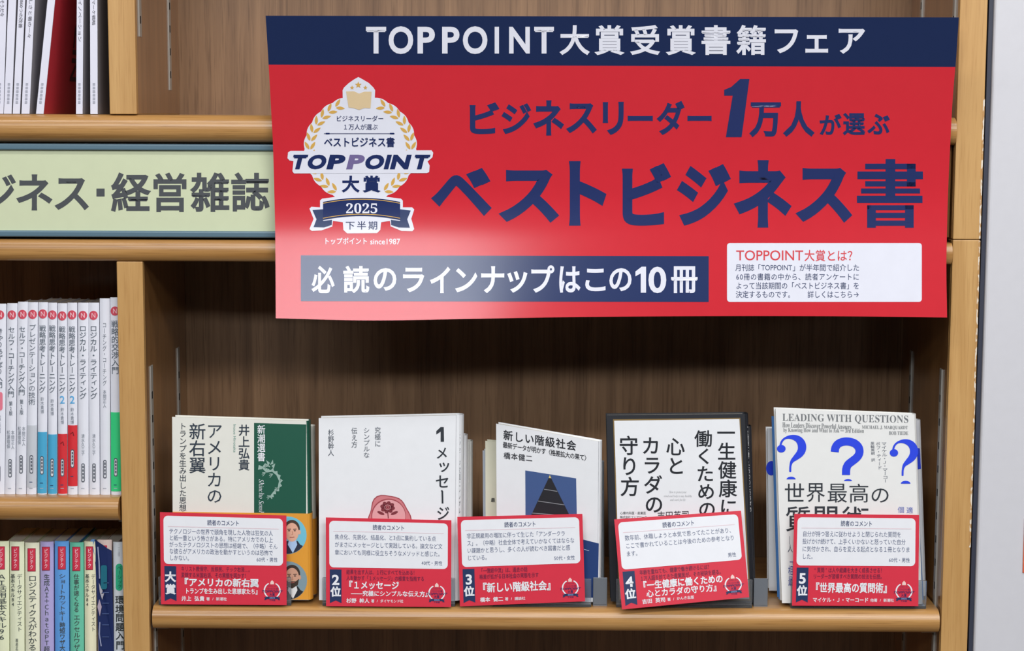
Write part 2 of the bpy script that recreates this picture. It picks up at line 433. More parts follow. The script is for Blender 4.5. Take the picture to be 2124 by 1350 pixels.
# ================================================================== poster
PV = [(20, -.0375), (33, -.036), (140, -.026), (240, -.0175), (320, -.0125), (400, -.0095), (460, -.0088), (510, -.0088)]
CURL = [(370, 0), (400, .0002), (430, .0010), (460, .0025), (490, .0045), (520, .0069), (550, .0095), (580, .0122), (610, .0150), (640, .0179), (670, .0209), (700, .024)]
def interp(tab, v):
    if v <= tab[0][0]: return tab[0][1]
    if v >= tab[-1][0]: return tab[-1][1]
    for i in range(len(tab)-1):
        if tab[i][0] <= v <= tab[i+1][0]: break
    def sl(j):
        a, c = max(0, j-1), min(len(tab)-1, j+1); return (tab[c][1]-tab[a][1])/(tab[c][0]-tab[a][0])
    x0, y0 = tab[i]; x1, y1 = tab[i+1]; h = x1-x0; t = (v-x0)/h
    return (2*t**3-3*t*t+1)*y0+(t**3-2*t*t+t)*h*sl(i)+(-2*t**3+3*t*t)*y1+(t**3-t*t)*h*sl(i+1)
LE = [(33, 551), (140, 557.5), (240, 563), (300, 566.2), (400, 569), (480, 570.8), (560, 571.5), (660, 572)]
RE = [(33, 1989), (110, 1984), (200, 1976.5), (300, 1971), (400, 1966.5), (500, 1963.8), (560, 1963), (660, 1964.5)]
BE = [(0, 660), (.14, 664.5), (.3, 661), (.45, 657.5), (.66, 655.5), (.85, 656), (1, 658.5)]
def pY(u, v):
    s_ = (u-560)/1410
    q_ = max(0, min(1, (s_-.22)/.5)); cu = 1-.6*q_*q_*(3-2*q_)
    return interp(PV, v) - cu*interp(CURL, v) - .0008*math.sin(s_*7.5+.6)*max(0, (v-380)/280)
PS = Bent(pY)
pb = MB()
NU = 48; rows_a = 8; rows_b = 44
pos = {}
vts = []; fcs = []
for j in range(rows_a+rows_b+1):
    for i in range(NU+1):
        s_ = i/NU
        top = 32.5+3.5*s_; band = 134+5*s_; bot = interp(BE, s_)
        v = top+(band-top)*j/rows_a if j <= rows_a else band+(bot-band)*(j-rows_a)/rows_b
        u = interp(LE, v)+(interp(RE, v)-interp(LE, v))*s_
        vts.append(PS.hit(u, v))
PNAVY = ink(27, 42, 80, .20); PRED = ink(205, 44, 56, .20); PWH = ink(226, 228, 240, .20); PTXT = ink(40, 52, 100, .20)
nv = NU+1
for j in range(rows_a+rows_b):
    fs = [[j*nv+i, (j+1)*nv+i, (j+1)*nv+i+1, j*nv+i+1] for i in range(NU)]
    fcs.append((fs, PNAVY if j < rows_a else PRED))
o0 = len(pb.v); pb.v += vts
for fs, m in fcs:
    k = pb.mi(m)
    for f in fs: pb.f.append([o0+q for q in f]); pb.m.append(k)
o1 = len(pb.v); pb.v += [p+Vector((0, .0004, 0)) for p in vts]; k = pb.mi(PWH)
for j in range(rows_a+rows_b):
    for i in range(NU): pb.f.append([o1+q for q in (j*nv+i, j*nv+i+1, (j+1)*nv+i+1, (j+1)*nv+i)]); pb.m.append(k)
ring = [i for i in range(nv)]+[j*nv+NU for j in range(1, rows_a+rows_b+1)]+[(rows_a+rows_b)*nv+i for i in range(NU-1, -1, -1)]+[j*nv for j in range(rows_a+rows_b-1, 0, -1)]
o2 = len(pb.v); nr_ = len(ring); pb.v += [pb.v[o0+a].copy() for a in ring]+[pb.v[o1+a].copy() for a in ring]
for a in range(nr_): pb.f.append([o2+a, o2+(a+1) % nr_, o2+nr_+(a+1) % nr_, o2+nr_+a]); pb.m.append(k)
K = Ink(pb, PS, su=40, sv=14, base=0)
for ch, x0, x1 in zip('TOPPOINT', (759, 806, 866, 917, 960, 1026, 1056, 1108), (801, 857, 902, 953, 1011, 1035, 1099, 1149)):
    K.fit(ch, x0, 54.5 if ch == 'O' else 55.5, x1, 112 if ch == 'O' else 111, PWH, .028, 1, res=5)
for ch, cx in zip('大賞受賞書籍フェア', (1192, 1264, 1338, 1412, 1485, 1559, 1631, 1694, 1765)):
    K.cell(ch, cx, 83, 64, 64, PWH, .022, 1, res=4)
for ch, x0, x1, y0, y1 in (('ビ', 974, 1036, 212, 278), ('ジ', 1040, 1102, 214, 278), ('ネ', 1106, 1170, 208, 281), ('ス', 1174, 1238, 214, 277), ('リ', 1250, 1294, 211, 280), ('ー', 1302, 1354, 240, 251), ('ダ', 1362, 1420, 209, 280), ('ー', 1426, 1476, 240, 251)):
    K.fit(ch, x0, y0, x1, y1, PTXT, .032, 1, res=4)
# the large slanted numeral
K.poly([(1280+x/1.986, y/1.986) for x, y in ((441, 394), (441, 370), (470, 358), (507, 325), (545, 325), (513, 565), (448, 565), (476, 394))], PTXT, 1)
K.fit('万', 1554, 212, 1620, 285, PTXT, .034, 1, res=4); K.fit('人', 1624, 210, 1690, 284, PTXT, .034, 1, res=4)
for ch, x0, x1, y0, y1 in (('が', 1700, 1746, 236, 280), ('選', 1748, 1795, 234, 281), ('ぶ', 1799, 1846, 236, 279)):
    K.fit(ch, x0, y0, x1, y1, PTXT, .028, 1, res=4)
for ch, x0, x1, y0, y1 in (('ベ', 894, 1020, 348, 448), ('ス', 1034, 1160, 352, 462), ('ト', 1180, 1258, 334, 468), ('ビ', 1290, 1392, 338, 468), ('ジ', 1404, 1516, 340, 468), ('ネ', 1522, 1642, 332, 472), ('ス', 1650, 1768, 348, 462)):
    K.fit(ch, x0, y0, x1, y1, PTXT, .042, 1, res=5)
for x0, x1, y0, y1 in ((1022, 1230, 674, 697), (990, 1260, 706, 738), (1022, 1230, 746, 768), (1194, 1230, 674, 768), (1005, 1248, 776, 797), (988, 1258, 806, 836), (1106, 1146, 655, 830),
                       (1030, 1066, 845, 938), (1186, 1222, 845, 938), (1030, 1222, 845, 866), (1030, 1222, 876, 898), (1030, 1222, 908, 930)):
    K.rect(1280+x0/1.986, y0/1.986, 1280+x1/1.986, y1/1.986, PTXT, 1)
K.rect(624, 529.5, 1470, 624.5, ink(40, 54, 98, .20), 1, slope=.002)  # navy box, its ink lightened to carry some of the glare
for ch, x0, x1, y0, y1 in (('必', 646, 694, 551, 608), ('読', 712, 766, 551, 608), ('の', 775, 822, 556, 603), ('ラ', 836, 880, 555, 606), ('イ', 892, 934, 553, 608), ('ン', 944, 990, 556, 606), ('ナ', 998, 1046, 552, 608), ('ッ', 1052, 1094, 562, 607), ('プ', 1102, 1150, 550, 607), ('は', 1160, 1204, 552, 607), ('こ', 1214, 1256, 557, 604), ('の', 1264, 1310, 556, 604), ('1', 1320, 1338, 553, 607), ('0', 1345, 1382, 553, 608), ('冊', 1392, 1447, 552, 608)):
    if ch == '1': K.poly([(1318, 563), (1331, 553), (1340, 553), (1340, 607), (1329, 607), (1329, 567), (1318, 573)], PWH, 2)
    else: K.fit(ch, x0, y0, x1, y1, PWH, .024, 2, res=4)
K.rrect(1508, 504, 1912, 626, 6, 6, PWH, 1)
K.fit('TOPPOINT', 1527, 519, 1666, 540, ink(214, 74, 82, .20), .006, 2, res=4)
K.row('大賞とは？', 1668, 516, 1780, 544, ink(214, 74, 82, .20), .008, 2, ch=25)
for t, x0, x1, y in (('月刊誌「', 1525, 1578, 555), ('」が半年間で紹介した', 1644, 1783, 555), ('60冊の書籍の中から、読者アンケートに', 1526, 1783, 574), ('よって当該期間の「ベストビジネス書」を', 1526, 1783, 592.5), ('決定するものです。　　詳しくはこちら→', 1526, 1783, 610.5)):
    n = len(t); c = (x1-x0)/n
    K.row(t, x0, y-8, x1, y+8, ink(70, 80, 112, .20), .004, 2, ch=15.5, cw=min(c*1.0, 15))
K.fit('TOPPOINT', 1579, 549.5, 1643, 560.5, ink(70, 80, 112, .20), .004, 2)
K.row('トップポイント', 671, 491, 763, 509, PWH, .012, 2, ch=15); K.fit('since1987', 768, 495, 830, 507, PWH, .008, 2)

# emblem, in its own page coordinates
GOLD = ink(214, 170, 88, .20); TAN = ink(222, 198, 158, .20); ENV = ink(34, 48, 96, .20); LIL = ink(116, 106, 152, .20)
def EM(x, y): return (540+x/3.5525, 140+y/3.5525)
E_ = Ink(pb, PS, tf=EM, su=40, sv=14, base=0)
scal = []
for k in range(240):
    a = 2*math.pi*k/240; rr = 1+.022*abs(math.sin(a*12))-.004
    scal.append((737+412*rr*math.cos(a), 600+392*rr*math.sin(a)))
E_.poly(scal, PWH, 1)
E_.poly([(606, 168), (616, 148), (650, 116), (690, 88), (722, 70), (756, 88), (800, 114), (834, 148), (846, 168), (842, 260), (608, 260)], PWH, 1.2)
E_.poly([(204, 626), (222, 614), (1262, 610), (1274, 628), (1268, 662), (1232, 692), (1248, 722), (1244, 770), (1228, 778), (248, 780), (236, 764), (244, 690), (214, 684), (200, 668)], PWH, 2.4)
E_.poly([(362, 1040), (376, 1026), (440, 1030), (440, 980), (455, 966), (740, 930), (1035, 966), (1050, 980), (1050, 1030), (1118, 1030), (1134, 1046), (1112, 1114), (1134, 1190), (1120, 1206), (1040, 1204), (960, 1170), (955, 1130), (890, 1140), (884, 1196), (860, 1220), (640, 1222), (612, 1196), (608, 1140), (535, 1130), (530, 1172), (450, 1200), (380, 1204), (362, 1190), (392, 1116)], PWH, 1.4)
for sg_ in (-1, 1):
    for k in range(13):
        th = math.radians(118+k*10.2)
        px, py = 737+sg_*-1*372*math.cos(th)*-1, 600-352*math.sin(th)
        px = 737+sg_*(-372*math.cos(th))
        tx, ty = sg_*(372*math.sin(th))*1, -352*math.cos(th)   # direction of travel down the arc
        an = math.atan2(-ty, -tx)
        for q in (-1, 1):
            a2 = an+q*.55; ln = 33
            cx, cy = px+math.cos(a2)*24+math.cos(an+q*math.pi/2)*9, py+math.sin(a2)*24+math.sin(an+q*math.pi/2)*9
            pts = []
            for i in range(12):
                f = i/11; wv = 12*math.sin(math.pi*f)**.8*(1.15-.35*f)
                pts.append((f, wv))
            d = (math.cos(a2), math.sin(a2)); n_ = (-d[1], d[0])
            poly = [(cx+d[0]*(f-.5)*2*ln+n_[0]*wv, cy+d[1]*(f-.5)*2*ln+n_[1]*wv) for f, wv in pts]+[(cx+d[0]*(f-.5)*2*ln-n_[0]*wv, cy+d[1]*(f-.5)*2*ln-n_[1]*wv) for f, wv in pts[-2:0:-1]]
            E_.poly(poly, GOLD, 2)
E_.poly([(632, 176), (690, 175), (728, 192), (765, 178), (820, 178), (812, 300), (765, 298), (728, 312), (685, 298), (650, 295)], TAN, 2.6)
E_.star(722, 128, 26, GOLD, 2.6); E_.star(676, 148, 17, GOLD, 2.6); E_.star(774, 148, 17, GOLD, 2.6)
E_.row('ビジネスリーダー', 556, 352, 910, 400, ENV, .004, 2.6, ch=46); E_.row('１万人が選ぶ', 606, 414, 866, 462, ENV, .004, 2.6, ch=46)
E_.rect(470, 485, 990, 489, ENV, 2.6); E_.rect(482, 481, 510, 492, ENV, 2.7); E_.rect(955, 481, 985, 492, ENV, 2.7)
E_.row('ベストビジネス書', 468, 508, 992, 592, ENV, .022, 2.6, ch=76)
def ital(ch, x0, x1, m):
    E_.fit(ch, x0, 642, x1, 750, m, .055, 3.4, shear=.26, res=4)
for ch, x0, x1, m in (('T', 232, 340, ENV), ('O', 350, 486, ENV), ('P', 500, 622, ENV), ('P', 646, 764, LIL), ('O', 774, 912, ENV), ('I', 922, 956, ENV), ('N', 968, 1102, ENV), ('T', 1128, 1240, ENV)): ital(ch, x0, x1, m)
E_.cell('大', 666, 858, 132, 126, ENV, .03, 2.6, res=4); E_.cell('賞', 820, 858, 132, 126, ENV, .03, 2.6, res=4)
def arc_band(y0, y1, dip, m, layer, x0=462, x1=1030):
    n = 16; A = []; B = []
    for i in range(n+1):
        f = i/n; d = dip*(1-(2*f-1)**2); A.append((x0+(x1-x0)*f, y0-d)); B.append((x0+(x1-x0)*f, y1-d))
    E_.put(A+B, [[i, i+1, n+2+i, n+1+i] for i in range(n)], m, layer)
E_.poly([(384, 1050), (462, 1044), (462, 1130), (528, 1122), (526, 1160), (470, 1178), (392, 1176), (414, 1118)], ink(52, 66, 104, .20), 2.6)
E_.poly([(1108, 1054), (1030, 1044), (1030, 1130), (962, 1122), (964, 1160), (1020, 1178), (1102, 1180), (1082, 1118)], ink(52, 66, 104, .20), 2.6)
arc_band(990, 1124, 30, ENV, 3); arc_band(998, 1003, 30, GOLD, 3.4); arc_band(1108, 1113, 30, GOLD, 3.4)
E_.fit('𝟐𝟎𝟐𝟓', 632, 1000, 862, 1074, PWH, 0, 3.4, res=4)
E_.row('下半期', 620, 1128, 872, 1198, ENV, .006, 3, ch=66, cw=72)
po = pb.build('fair_poster', None)
po.data.polygons.foreach_set('use_smooth', [True]*len(po.data.polygons))
rebase(po, unp(1265, 658, -.018))
tag(po, 'large red and navy award fair poster hung across the front of the bookcase', 'poster')

# ================================================================== books shown face on
def face_book(label, TL, TR, xBL, xBR, Yb, Yt, thick, coverm, group=None, Ybr=None, draw=None, spine_r=.004, obi=None, name='paperback_book', z0=None, cells=None, spinem=None, spine_draw=None):
    Yb -= .0075; Yt -= .0075; Ybr = None if Ybr is None else Ybr-.0075
    z0 = ZS+.0031+thick*max(0, (Yt-Yb)/.17) if z0 is None else z0
    Ybr = Yb if Ybr is None else Ybr
    BL = unz(xBL, Yb, z0); BR = unz(xBR, Ybr, z0); tl = unp(TL[0], TL[1], Yt)
    pl = Plane(BL, BR, tl); tr = pl.hit(*TR)
    nb = -pl.n
    rt = thing(name, (BL+BR)/2+nb*thick/2, label, 'book', group)
    c = MB(); t = .0005
    def slab(a, b_, d0, d1, m):
        q = [BL.lerp(BR, a), BL.lerp(BR, b_), tl.lerp(tr, b_), tl.lerp(tr, a)]
        c.hexa([p+nb*d0 for p in q], [p+nb*d1 for p in q], m)
    slab(0, 1, 0, t, coverm); slab(0, 1, thick-t, thick, coverm)
    ex = (BR-BL).normalized(); n = 8; A0 = []; A1 = []
    for k in range(n+1):                # rounded spine on the right
        a = math.pi*k/n; d = ex*spine_r*math.sin(a)+nb*(thick/2-thick/2*math.cos(a)); A0.append(BR+d); A1.append(tr+d)
    B0 = [p-ex*t for p in A0][::-1]; B1 = [p-ex*t for p in A1][::-1]
    c.hexa(A0+B0, A1+B1, spinem or coverm)
    if draw:
        draw(Ink(c, pl, base=0), pl)
    if spine_draw:
        p3 = Plane(BL, BR, tl); p3.a = p3.a+nb*(thick*.085); spine_draw(Ink(c, p3, base=1))
    c.build('cover', rt)
    pg = MB(); ins = .0015; up_ = (tl-BL).normalized()
    q = [BL+ex*ins+up_*.0006, BR-ex*.001+up_*.0006, tr-ex*.001-up_*ins, tl+ex*ins-up_*ins]
    pg.hexa([p+nb*(t+.0002) for p in q], [p+nb*(thick-t-.0002) for p in q], PAPER); pg.build('page_block', rt)
    if obi:
        vL, vR, m, dr = obi
        ol, orr = pl.hit(*vL), pl.hit(*vR); ob = MB()
        q = [BL+up_*.0004, BR+up_*.0004, orr, ol]; g = .0004
        ob.hexa([p-nb*g for p in q], [p-nb*.0001 for p in q], m)
        O0 = []; O1 = []
        for k in range(n+1):
            a = math.pi*k/n; d = ex*(spine_r+.0004)*math.sin(a)+nb*(thick/2-(thick/2+.0004)*math.cos(a)); O0.append(q[1]+d); O1.append(q[2]+d)
        ob.hexa(O0+[p-ex*.0002 for p in O0][::-1], O1+[p-ex*.0002 for p in O1][::-1], m)
        if dr:
            p2 = Plane(BL, BR, tl); p2.a = p2.a+p2.n*.0004; dr(Ink(ob, p2, base=0))
        ob.build('belly_band', rt)
    return rt

CREAM = mat('cover_cream', (224, 224, 216), .45); CWHITE = mat('cover_white', (230, 232, 236), .40); CBLACK = mat('cover_black', (34, 36, 42), .4)
CBLUE = mat('cover_blue_edge', (74, 132, 200), .45); CIV = mat('cover_ivory', (224, 222, 200), .5)
GREEN = ink(24, 84, 66, .4); ORANGE = mat('band_orange', (222, 154, 52), .42); INK1 = ink(44, 56, 70)

# ---- 1
def portrait(K, cx, cy, r, bg, hair, skin, suit, shirt, beard=False, layer=1):
    K.oval(cx, cy, r, r, bg, layer)
    def clip(pts): 
        out = []
        for x, y in pts:
            d = math.hypot(x-cx, y-cy)
            if d > r*.985: x, y = cx+(x-cx)*r*.985/d, cy+(y-cy)*r*.985/d
            out.append((x, y))
        return out
    hx, hy = cx+r*.22, cy-r*.22
    sh = [(cx-r*.9, cy+r), (cx-r*.55, cy+r*.55), (hx-r*.2, cy+r*.30), (hx+r*.3, cy+r*.30), (cx+r*.62, cy+r*.52), (cx+r*.9, cy+r*.75)]
    arc = [(cx+r*.985*math.cos(a), cy+r*.985*math.sin(a)) for a in [math.radians(k) for k in range(35, 150, 8)]]
    K.poly([(hx-r*.25, cy+r*.30), (hx+r*.3, cy+r*.30), (cx+r*.66, cy+r*.5)]+arc+[(cx-r*.6, cy+r*.5)], suit, layer+.5)
    K.poly(clip([(hx-r*.16, cy+r*.26), (hx+r*.22, cy+r*.26), (hx+r*.28, cy+r*.5), (hx+r*.05, cy+r*.95), (hx-r*.22, cy+r*.5)]), shirt, layer+1)
    K.oval(hx, hy-r*.12, r*.42, r*.48, hair, layer+1.2)
    K.oval(hx+r*.40, hy+r*.06, r*.07, r*.12, skin, layer+1.3)
    K.oval(hx, hy+r*.06, r*.36, r*.50, skin, layer+1.5)
    if beard:
        K.poly([(hx-r*.36, hy+r*.12), (hx-r*.2, hy+r*.26), (hx+r*.2, hy+r*.26), (hx+r*.36, hy+r*.12), (hx+r*.30, hy+r*.45), (hx, hy+r*.64), (hx-r*.30, hy+r*.45)], hair, layer+1.8)
    dk = ink(70, 48, 42)
    for q in (-.15, .15):
        K.oval(hx+q*r, hy-r*.02, r*.06, r*.03, dk, layer+2, n=10); K.stroke([(hx+(q-.09)*r, hy-r*.1), (hx+(q+.09)*r, hy-r*.11)], r*.04, dk, layer+2)
    K.stroke([(hx+r*.01, hy), (hx+r*.05, hy+r*.17), (hx-r*.02, hy+r*.19)], r*.03, ink(176, 118, 96), layer+2)
    K.stroke([(hx-r*.12, hy+r*.32), (hx, hy+r*.335), (hx+r*.13, hy+r*.31)], r*.045, ink(158, 84, 76), layer+2.2)
def draw1(K, pl):
    K.rect(527, 877, 635, 1070, GREEN, 1, slope=.03)
    K.col('アメリカの', 429, 877, 461, 1045, INK1, .004, 2)
    K.col('新右翼', 393, 877, 426, 982, INK1, .006, 2)
    K.col('トランプを生み出した思想家', 372, 876, 386.5, 1076, ink(70, 76, 84), .006, 2)
    K.col('井上弘貴', 495, 880, 517.5, 976, INK1, .012, 2)
    K.fit('Inoue Hirotaka', 484, 880, 489.5, 938, ink(120, 160, 150), 0, 2, rot=True)
    K.col('新潮選書', 534, 881, 550, 957, WHITE, .012, 2)
    K.fit('𝑆ℎ𝑖𝑛𝑐ℎ𝑜 𝑆𝑒𝑛𝑠ℎ𝑜', 537, 994, 547.5, 1072, WHITE, -.004, 2, rot=True)
    SV = ink(150, 178, 168)
    path = [(560, 968), (550, 962), (545, 970), (553, 978), (565, 976), (575, 984), (581, 997), (578, 1011), (568, 1021), (561, 1030), (566, 1036)]
    sm = []
    for i in range(len(path)-1):
        for f in (0, .33, .66): sm.append((path[i][0]*(1-f)+path[i+1][0]*f, path[i][1]*(1-f)+path[i+1][1]*f))
    K.stroke(sm, [2.2+2.2*math.sin(math.pi*i/len(sm)) for i in range(len(sm))], SV, 2)
    for i in range(2, len(sm)-2, 2):
        (x, y), (x2, y2) = sm[i-1], sm[i+1]; d = math.hypot(x2-x, y2-y) or 1; nx, ny = (y2-y)/d, -(x2-x)/d
        K.poly([(x+nx*1.5, y+ny*1.5), (sm[i][0]+nx*6, sm[i][1]+ny*6), (x2+nx*1.5, y2+ny*1.5)], SV, 2)
    for p in ([(556, 966), (552, 954), (560, 960)], [(560, 964), (566, 953), (567, 962)], [(545, 968), (537, 964), (535, 974), (543, 973)], [(563, 966), (571, 961), (568, 972)]): K.poly(p, SV, 2)
    for x, y in ((551, 980), (566, 983), (577, 1012), (561, 1028)):
        for a in (-.5, .1, .7): K.stroke([(x, y), (x-8*math.cos(a), y+7*math.sin(a)+3)], 1.3, SV, 2)
def band1(K):
    portrait(K, 597, 1110, 39, ink(112, 190, 214), ink(72, 54, 44), ink(222, 172, 148), ink(40, 46, 66), ink(170, 200, 236))
    portrait(K, 597, 1204, 40, ink(128, 152, 162), ink(60, 46, 38), ink(204, 156, 132), ink(36, 38, 44), ink(226, 226, 226), True)
face_book('cream and green paperback with an orange band showing two men in suits, front copy', (357, 864.5), (636, 873), 359, 641, .022, .032, .017, CREAM, 'copies of the cream and green book', draw=draw1, obi=((358, 1061), (639, 1065), ORANGE, band1), spine_r=.0028, spinem=GREEN)
face_book('cream book with orange band peeking out right behind the cream and green front copy', (366, 868), (645, 884), 367, 649, .0415, .0515, .017, CREAM, 'copies of the cream and green book', obi=((367, 1072), (648, 1076), ORANGE, None), spine_r=.003)

# ---- 2
def draw2(K, pl):
    D = ink(40, 46, 54)
    K.poly([(905, 894), (914, 885.5), (920.5, 885.5), (921, 916), (914, 916), (914, 895), (905, 901)], D, 2)
    for ch, x0, x1, y0, y1 in (('メ', 906, 927, 928, 951), ('ッ', 911, 932, 959, 979), ('セ', 904, 930, 986, 1011), ('ジ', 907, 932, 1051, 1078)): K.fit(ch, x0, y0, x1, y1, D, .012, 2, res=4)
    K.stroke([(915.5, 1017), (917.5, 1019), (918, 1044)], 3.6, D, 2)
    g = ink(96, 102, 112)
    K.col('究極に', 777.5, 885, 789.5, 927, g, .004, 2); K.col('シンプルな', 754, 886, 766.5, 950, g, .002, 2); K.col('伝え方', 729, 886, 741, 929, g, .004, 2); K.col('杉野幹人', 680.5, 890, 692.5, 946, g, .004, 2)
    wax, waxd, waxl = ink(204, 122, 128), ink(160, 66, 76), ink(222, 160, 164)
    rim = []
    for k in range(36):
        a = 2*math.pi*k/36; r_ = 44+3*math.sin(3*a+1)+2.4*math.sin(5*a); rim.append((806+r_*math.cos(a), 1070+r_*.98*math.sin(a)))
    K.poly(rim, waxd, 1.5); K.poly([(806+(x-806)*.95, 1070+(y-1070)*.95) for x, y in rim], wax, 2)
    K.oval(806, 1070, 36, 36, waxd, 2.5, n=40); K.oval(806.5, 1071, 34.5, 34.5, waxl, 3, n=40)
    rd = ink(122, 46, 56); cx, cy = 804, 1052
    for k in range(8):
        a = 2*math.pi*k/8+.2; K.oval(cx+9.5*math.cos(a), cy+7*math.sin(a), 6, 4.6, rd, 3.5, rot=a, n=14)
    for k in range(6):
        a = 2*math.pi*k/6; K.stroke([(cx+6*math.cos(a), cy+5*math.sin(a)), (cx+6.5*math.cos(a+.5), cy+5.2*math.sin(a+.5)), (cx+6*math.cos(a+1), cy+4.6*math.sin(a+1))], 1.0, waxl, 4)
    K.oval(cx, cy, 4, 3.4, ink(176, 92, 100), 4.2, n=12); K.oval(cx, cy, 2, 1.7, rd, 4.5, n=10)
    K.stroke([(804, 1060), (805.5, 1075)], 2, rd, 3.5); K.oval(790, 1064, 8, 3, rd, 3.5, rot=.4, n=12); K.oval(818, 1064, 8, 3, rd, 3.5, rot=-.4, n=12)
face_book('white hardback with a pink wax seal and rose on its cover, front copy', (661, 867), (947, 861), 662, 943, .020, .032, .022, CWHITE, 'copies of the white wax seal book', spine_draw=lambda K: K.col('１メッセージ究極にシンプル', 950.5, 884, 955.5, 1066, ink(96, 100, 104), .01, 1, lean=-.004), draw=draw2, spine_r=.0068, name='hardcover_book')
face_book('white book just behind the wax seal front copy, its spine peeking out at right', (672, 884), (963, 903), 672, 961, .0445, .055, .020, CWHITE, 'copies of the white wax seal book', spine_r=.003, name='hardcover_book')
face_book('shorter white book rearmost behind the wax seal copies', (684, 900), (974, 915), 684, 973, .067, .076, .016, mat('cover_grey_white', (206, 206, 202), .5), 'copies of the white wax seal book', spine_r=.003, name='hardcover_book')

# ---- 3
def draw3(K, pl):
    D = ink(34, 36, 44); sl = .155
    for ch, x in zip('新しい階級社会', (1054, 1076, 1098, 1119, 1141, 1163, 1185)): K.cell(ch, x, 903+sl*(x-1054), 20.5, 22, D, .016, 2, tilt=sl, res=3)
    K.row('最新データが明かす〈格差拡大の果て〉', 1043, 914, 1222, 930, D, .010, 2, slope=.16, ch=13.5, cw=10.5)
    K.row('橋本健二', 1044, 935, 1105, 953, D, .010, 2, slope=.115, ch=15, cw=14.5)
    BL_ = ink(66, 90, 140)
    K.poly([(1089.5, 975.5), (1195, 992), (1196.5, 1072), (1090, 1072)], BL_, 1)
    K.poly([(1140.5, 986), (1100, 1072), (1183, 1072)], ink(38, 38, 44), 2)
    K.poly([(1140.5, 985), (1138, 991), (1143.5, 991.6)], ink(222, 200, 120), 3)
    for a, c in (((1128.6, 1014.5), (1156, 1019)), ((1116, 1039), (1170.5, 1047)), ((1104, 1064), (1182, 1070))): K.stroke([a, c], 1.3, ink(150, 152, 158), 3)
    K.poly([(1196, 1116.5), (1212, 1119.5), (1242, 1127), (1240, 1240), (1040, 1232), (1036, 1090)], ink(36, 64, 120), 1)
    K.stroke([(1211, 1139), (1222, 1142)], 1.2, ink(190, 200, 220), 2)
face_book('white pocket book with a black pyramid on a blue picture, turned slightly sideways', (1029, 878.5), (1242.5, 915.5), 1031, 1240, .040, .044, .012, CWHITE, 'copies of the pyramid pocket book', Ybr=.022, draw=draw3, spine_r=.002)
def draw3b(K, pl): K.cell('最', 1022.5, 1037, 9, 9.5, ink(40, 42, 46), .012, 2)
face_book('ivory pocket book peeking out left behind the pyramid book', (1006.5, 914), (1225, 934), 1008, 1222, .058, .062, .010, CIV, 'copies of the pyramid pocket book', Ybr=.040, draw=draw3b, spine_r=.002)
face_book('pale pocket book rearmost behind the pyramid book, both edges showing', (1001, 934), (1248, 958), 1003, 1248, .076, .079, .010, mat('cover_pale_blue', (200, 210, 222), .5), 'copies of the pyramid pocket book', Ybr=.060, spine_r=.002)

# ---- 4
def draw4(K, pl):
    K.poly([(1271.5, 869.5), (1535.5, 866.5), (1557, 1245), (1283.5, 1245)], ink(128, 104, 60), 1)
    K.poly([(1274, 872.5), (1533.5, 869), (1554, 1242), (1285.5, 1242)], CWHITE, 2)
    D = ink(28, 32, 40)
    def vcol(t, cx0, cy0, dx, pitch, w_, o=.014):
        for i, ch in enumerate(t): K.cell(ch, cx0+dx*i, cy0+pitch*i, w_, pitch*1.0, D, o, 3, res=4)
    vcol('一生健康に', 1506, 897.5, 1.3, 38.5, 39)
    vcol('働くための', 1459, 909.5, 1.9, 36.5, 38)
    vcol('心と', 1401, 926, 1.0, 40, 40)
    vcol('カラダの', 1350, 924, 2.2, 40.5, 40)
    vcol('守り方', 1304, 924, 1.3, 42.5, 41)
    g = ink(150, 152, 156)
    for i, t in enumerate(('𝐻𝑜𝑤 𝑡𝑜 𝑝𝑟𝑜𝑡𝑒𝑐𝑡 𝑦𝑜𝑢𝑟', '𝑚𝑖𝑛𝑑 𝑎𝑛𝑑 𝑏𝑜𝑑𝑦 𝑡𝑜 𝑠𝑡𝑎𝑦 ℎ𝑒𝑎𝑙𝑡ℎ𝑦', '𝑎𝑛𝑑 𝑤𝑜𝑟𝑘 𝑓𝑜𝑟 𝑙𝑖𝑓𝑒')):
        wd = (36, 58, 32)[i]; K.fit(t, 1406-wd/2, 1018+8*i, 1406+wd/2, 1024+8*i, g, 0, 3)
    K.row('心療内科医・産業医', 1286, 1060, 1340, 1068, D, .004, 3, cw=6, ch=6.5); K.row('株式会社フェアワーク', 1286, 1068, 1342, 1077, D, .004, 3, cw=6, ch=6.5)
    K.row('吉田英司', 1363, 1059, 1430, 1081, D, .006, 3, slope=-.03, ch=20)
face_book('white book in a black and gold border with large black lettering, front copy', (1258, 861), (1546, 858), 1267, 1560, .022, .033, .018, CBLACK, 'copies of the black bordered book', spine_draw=lambda K: K.col('一生健康に働くための心とカラダの', 1547.6, 880, 1551.4, 1062, ink(206, 206, 206), .01, 1, lean=.04), draw=draw4, spine_r=.0035)
face_book('dark book almost hidden behind the black bordered front copy', (1266, 872), (1556, 884), 1274, 1565, .0425, .053, .018, mat('cover_dark_grey', (40, 40, 46), .45), 'copies of the black bordered book', spine_r=.002)

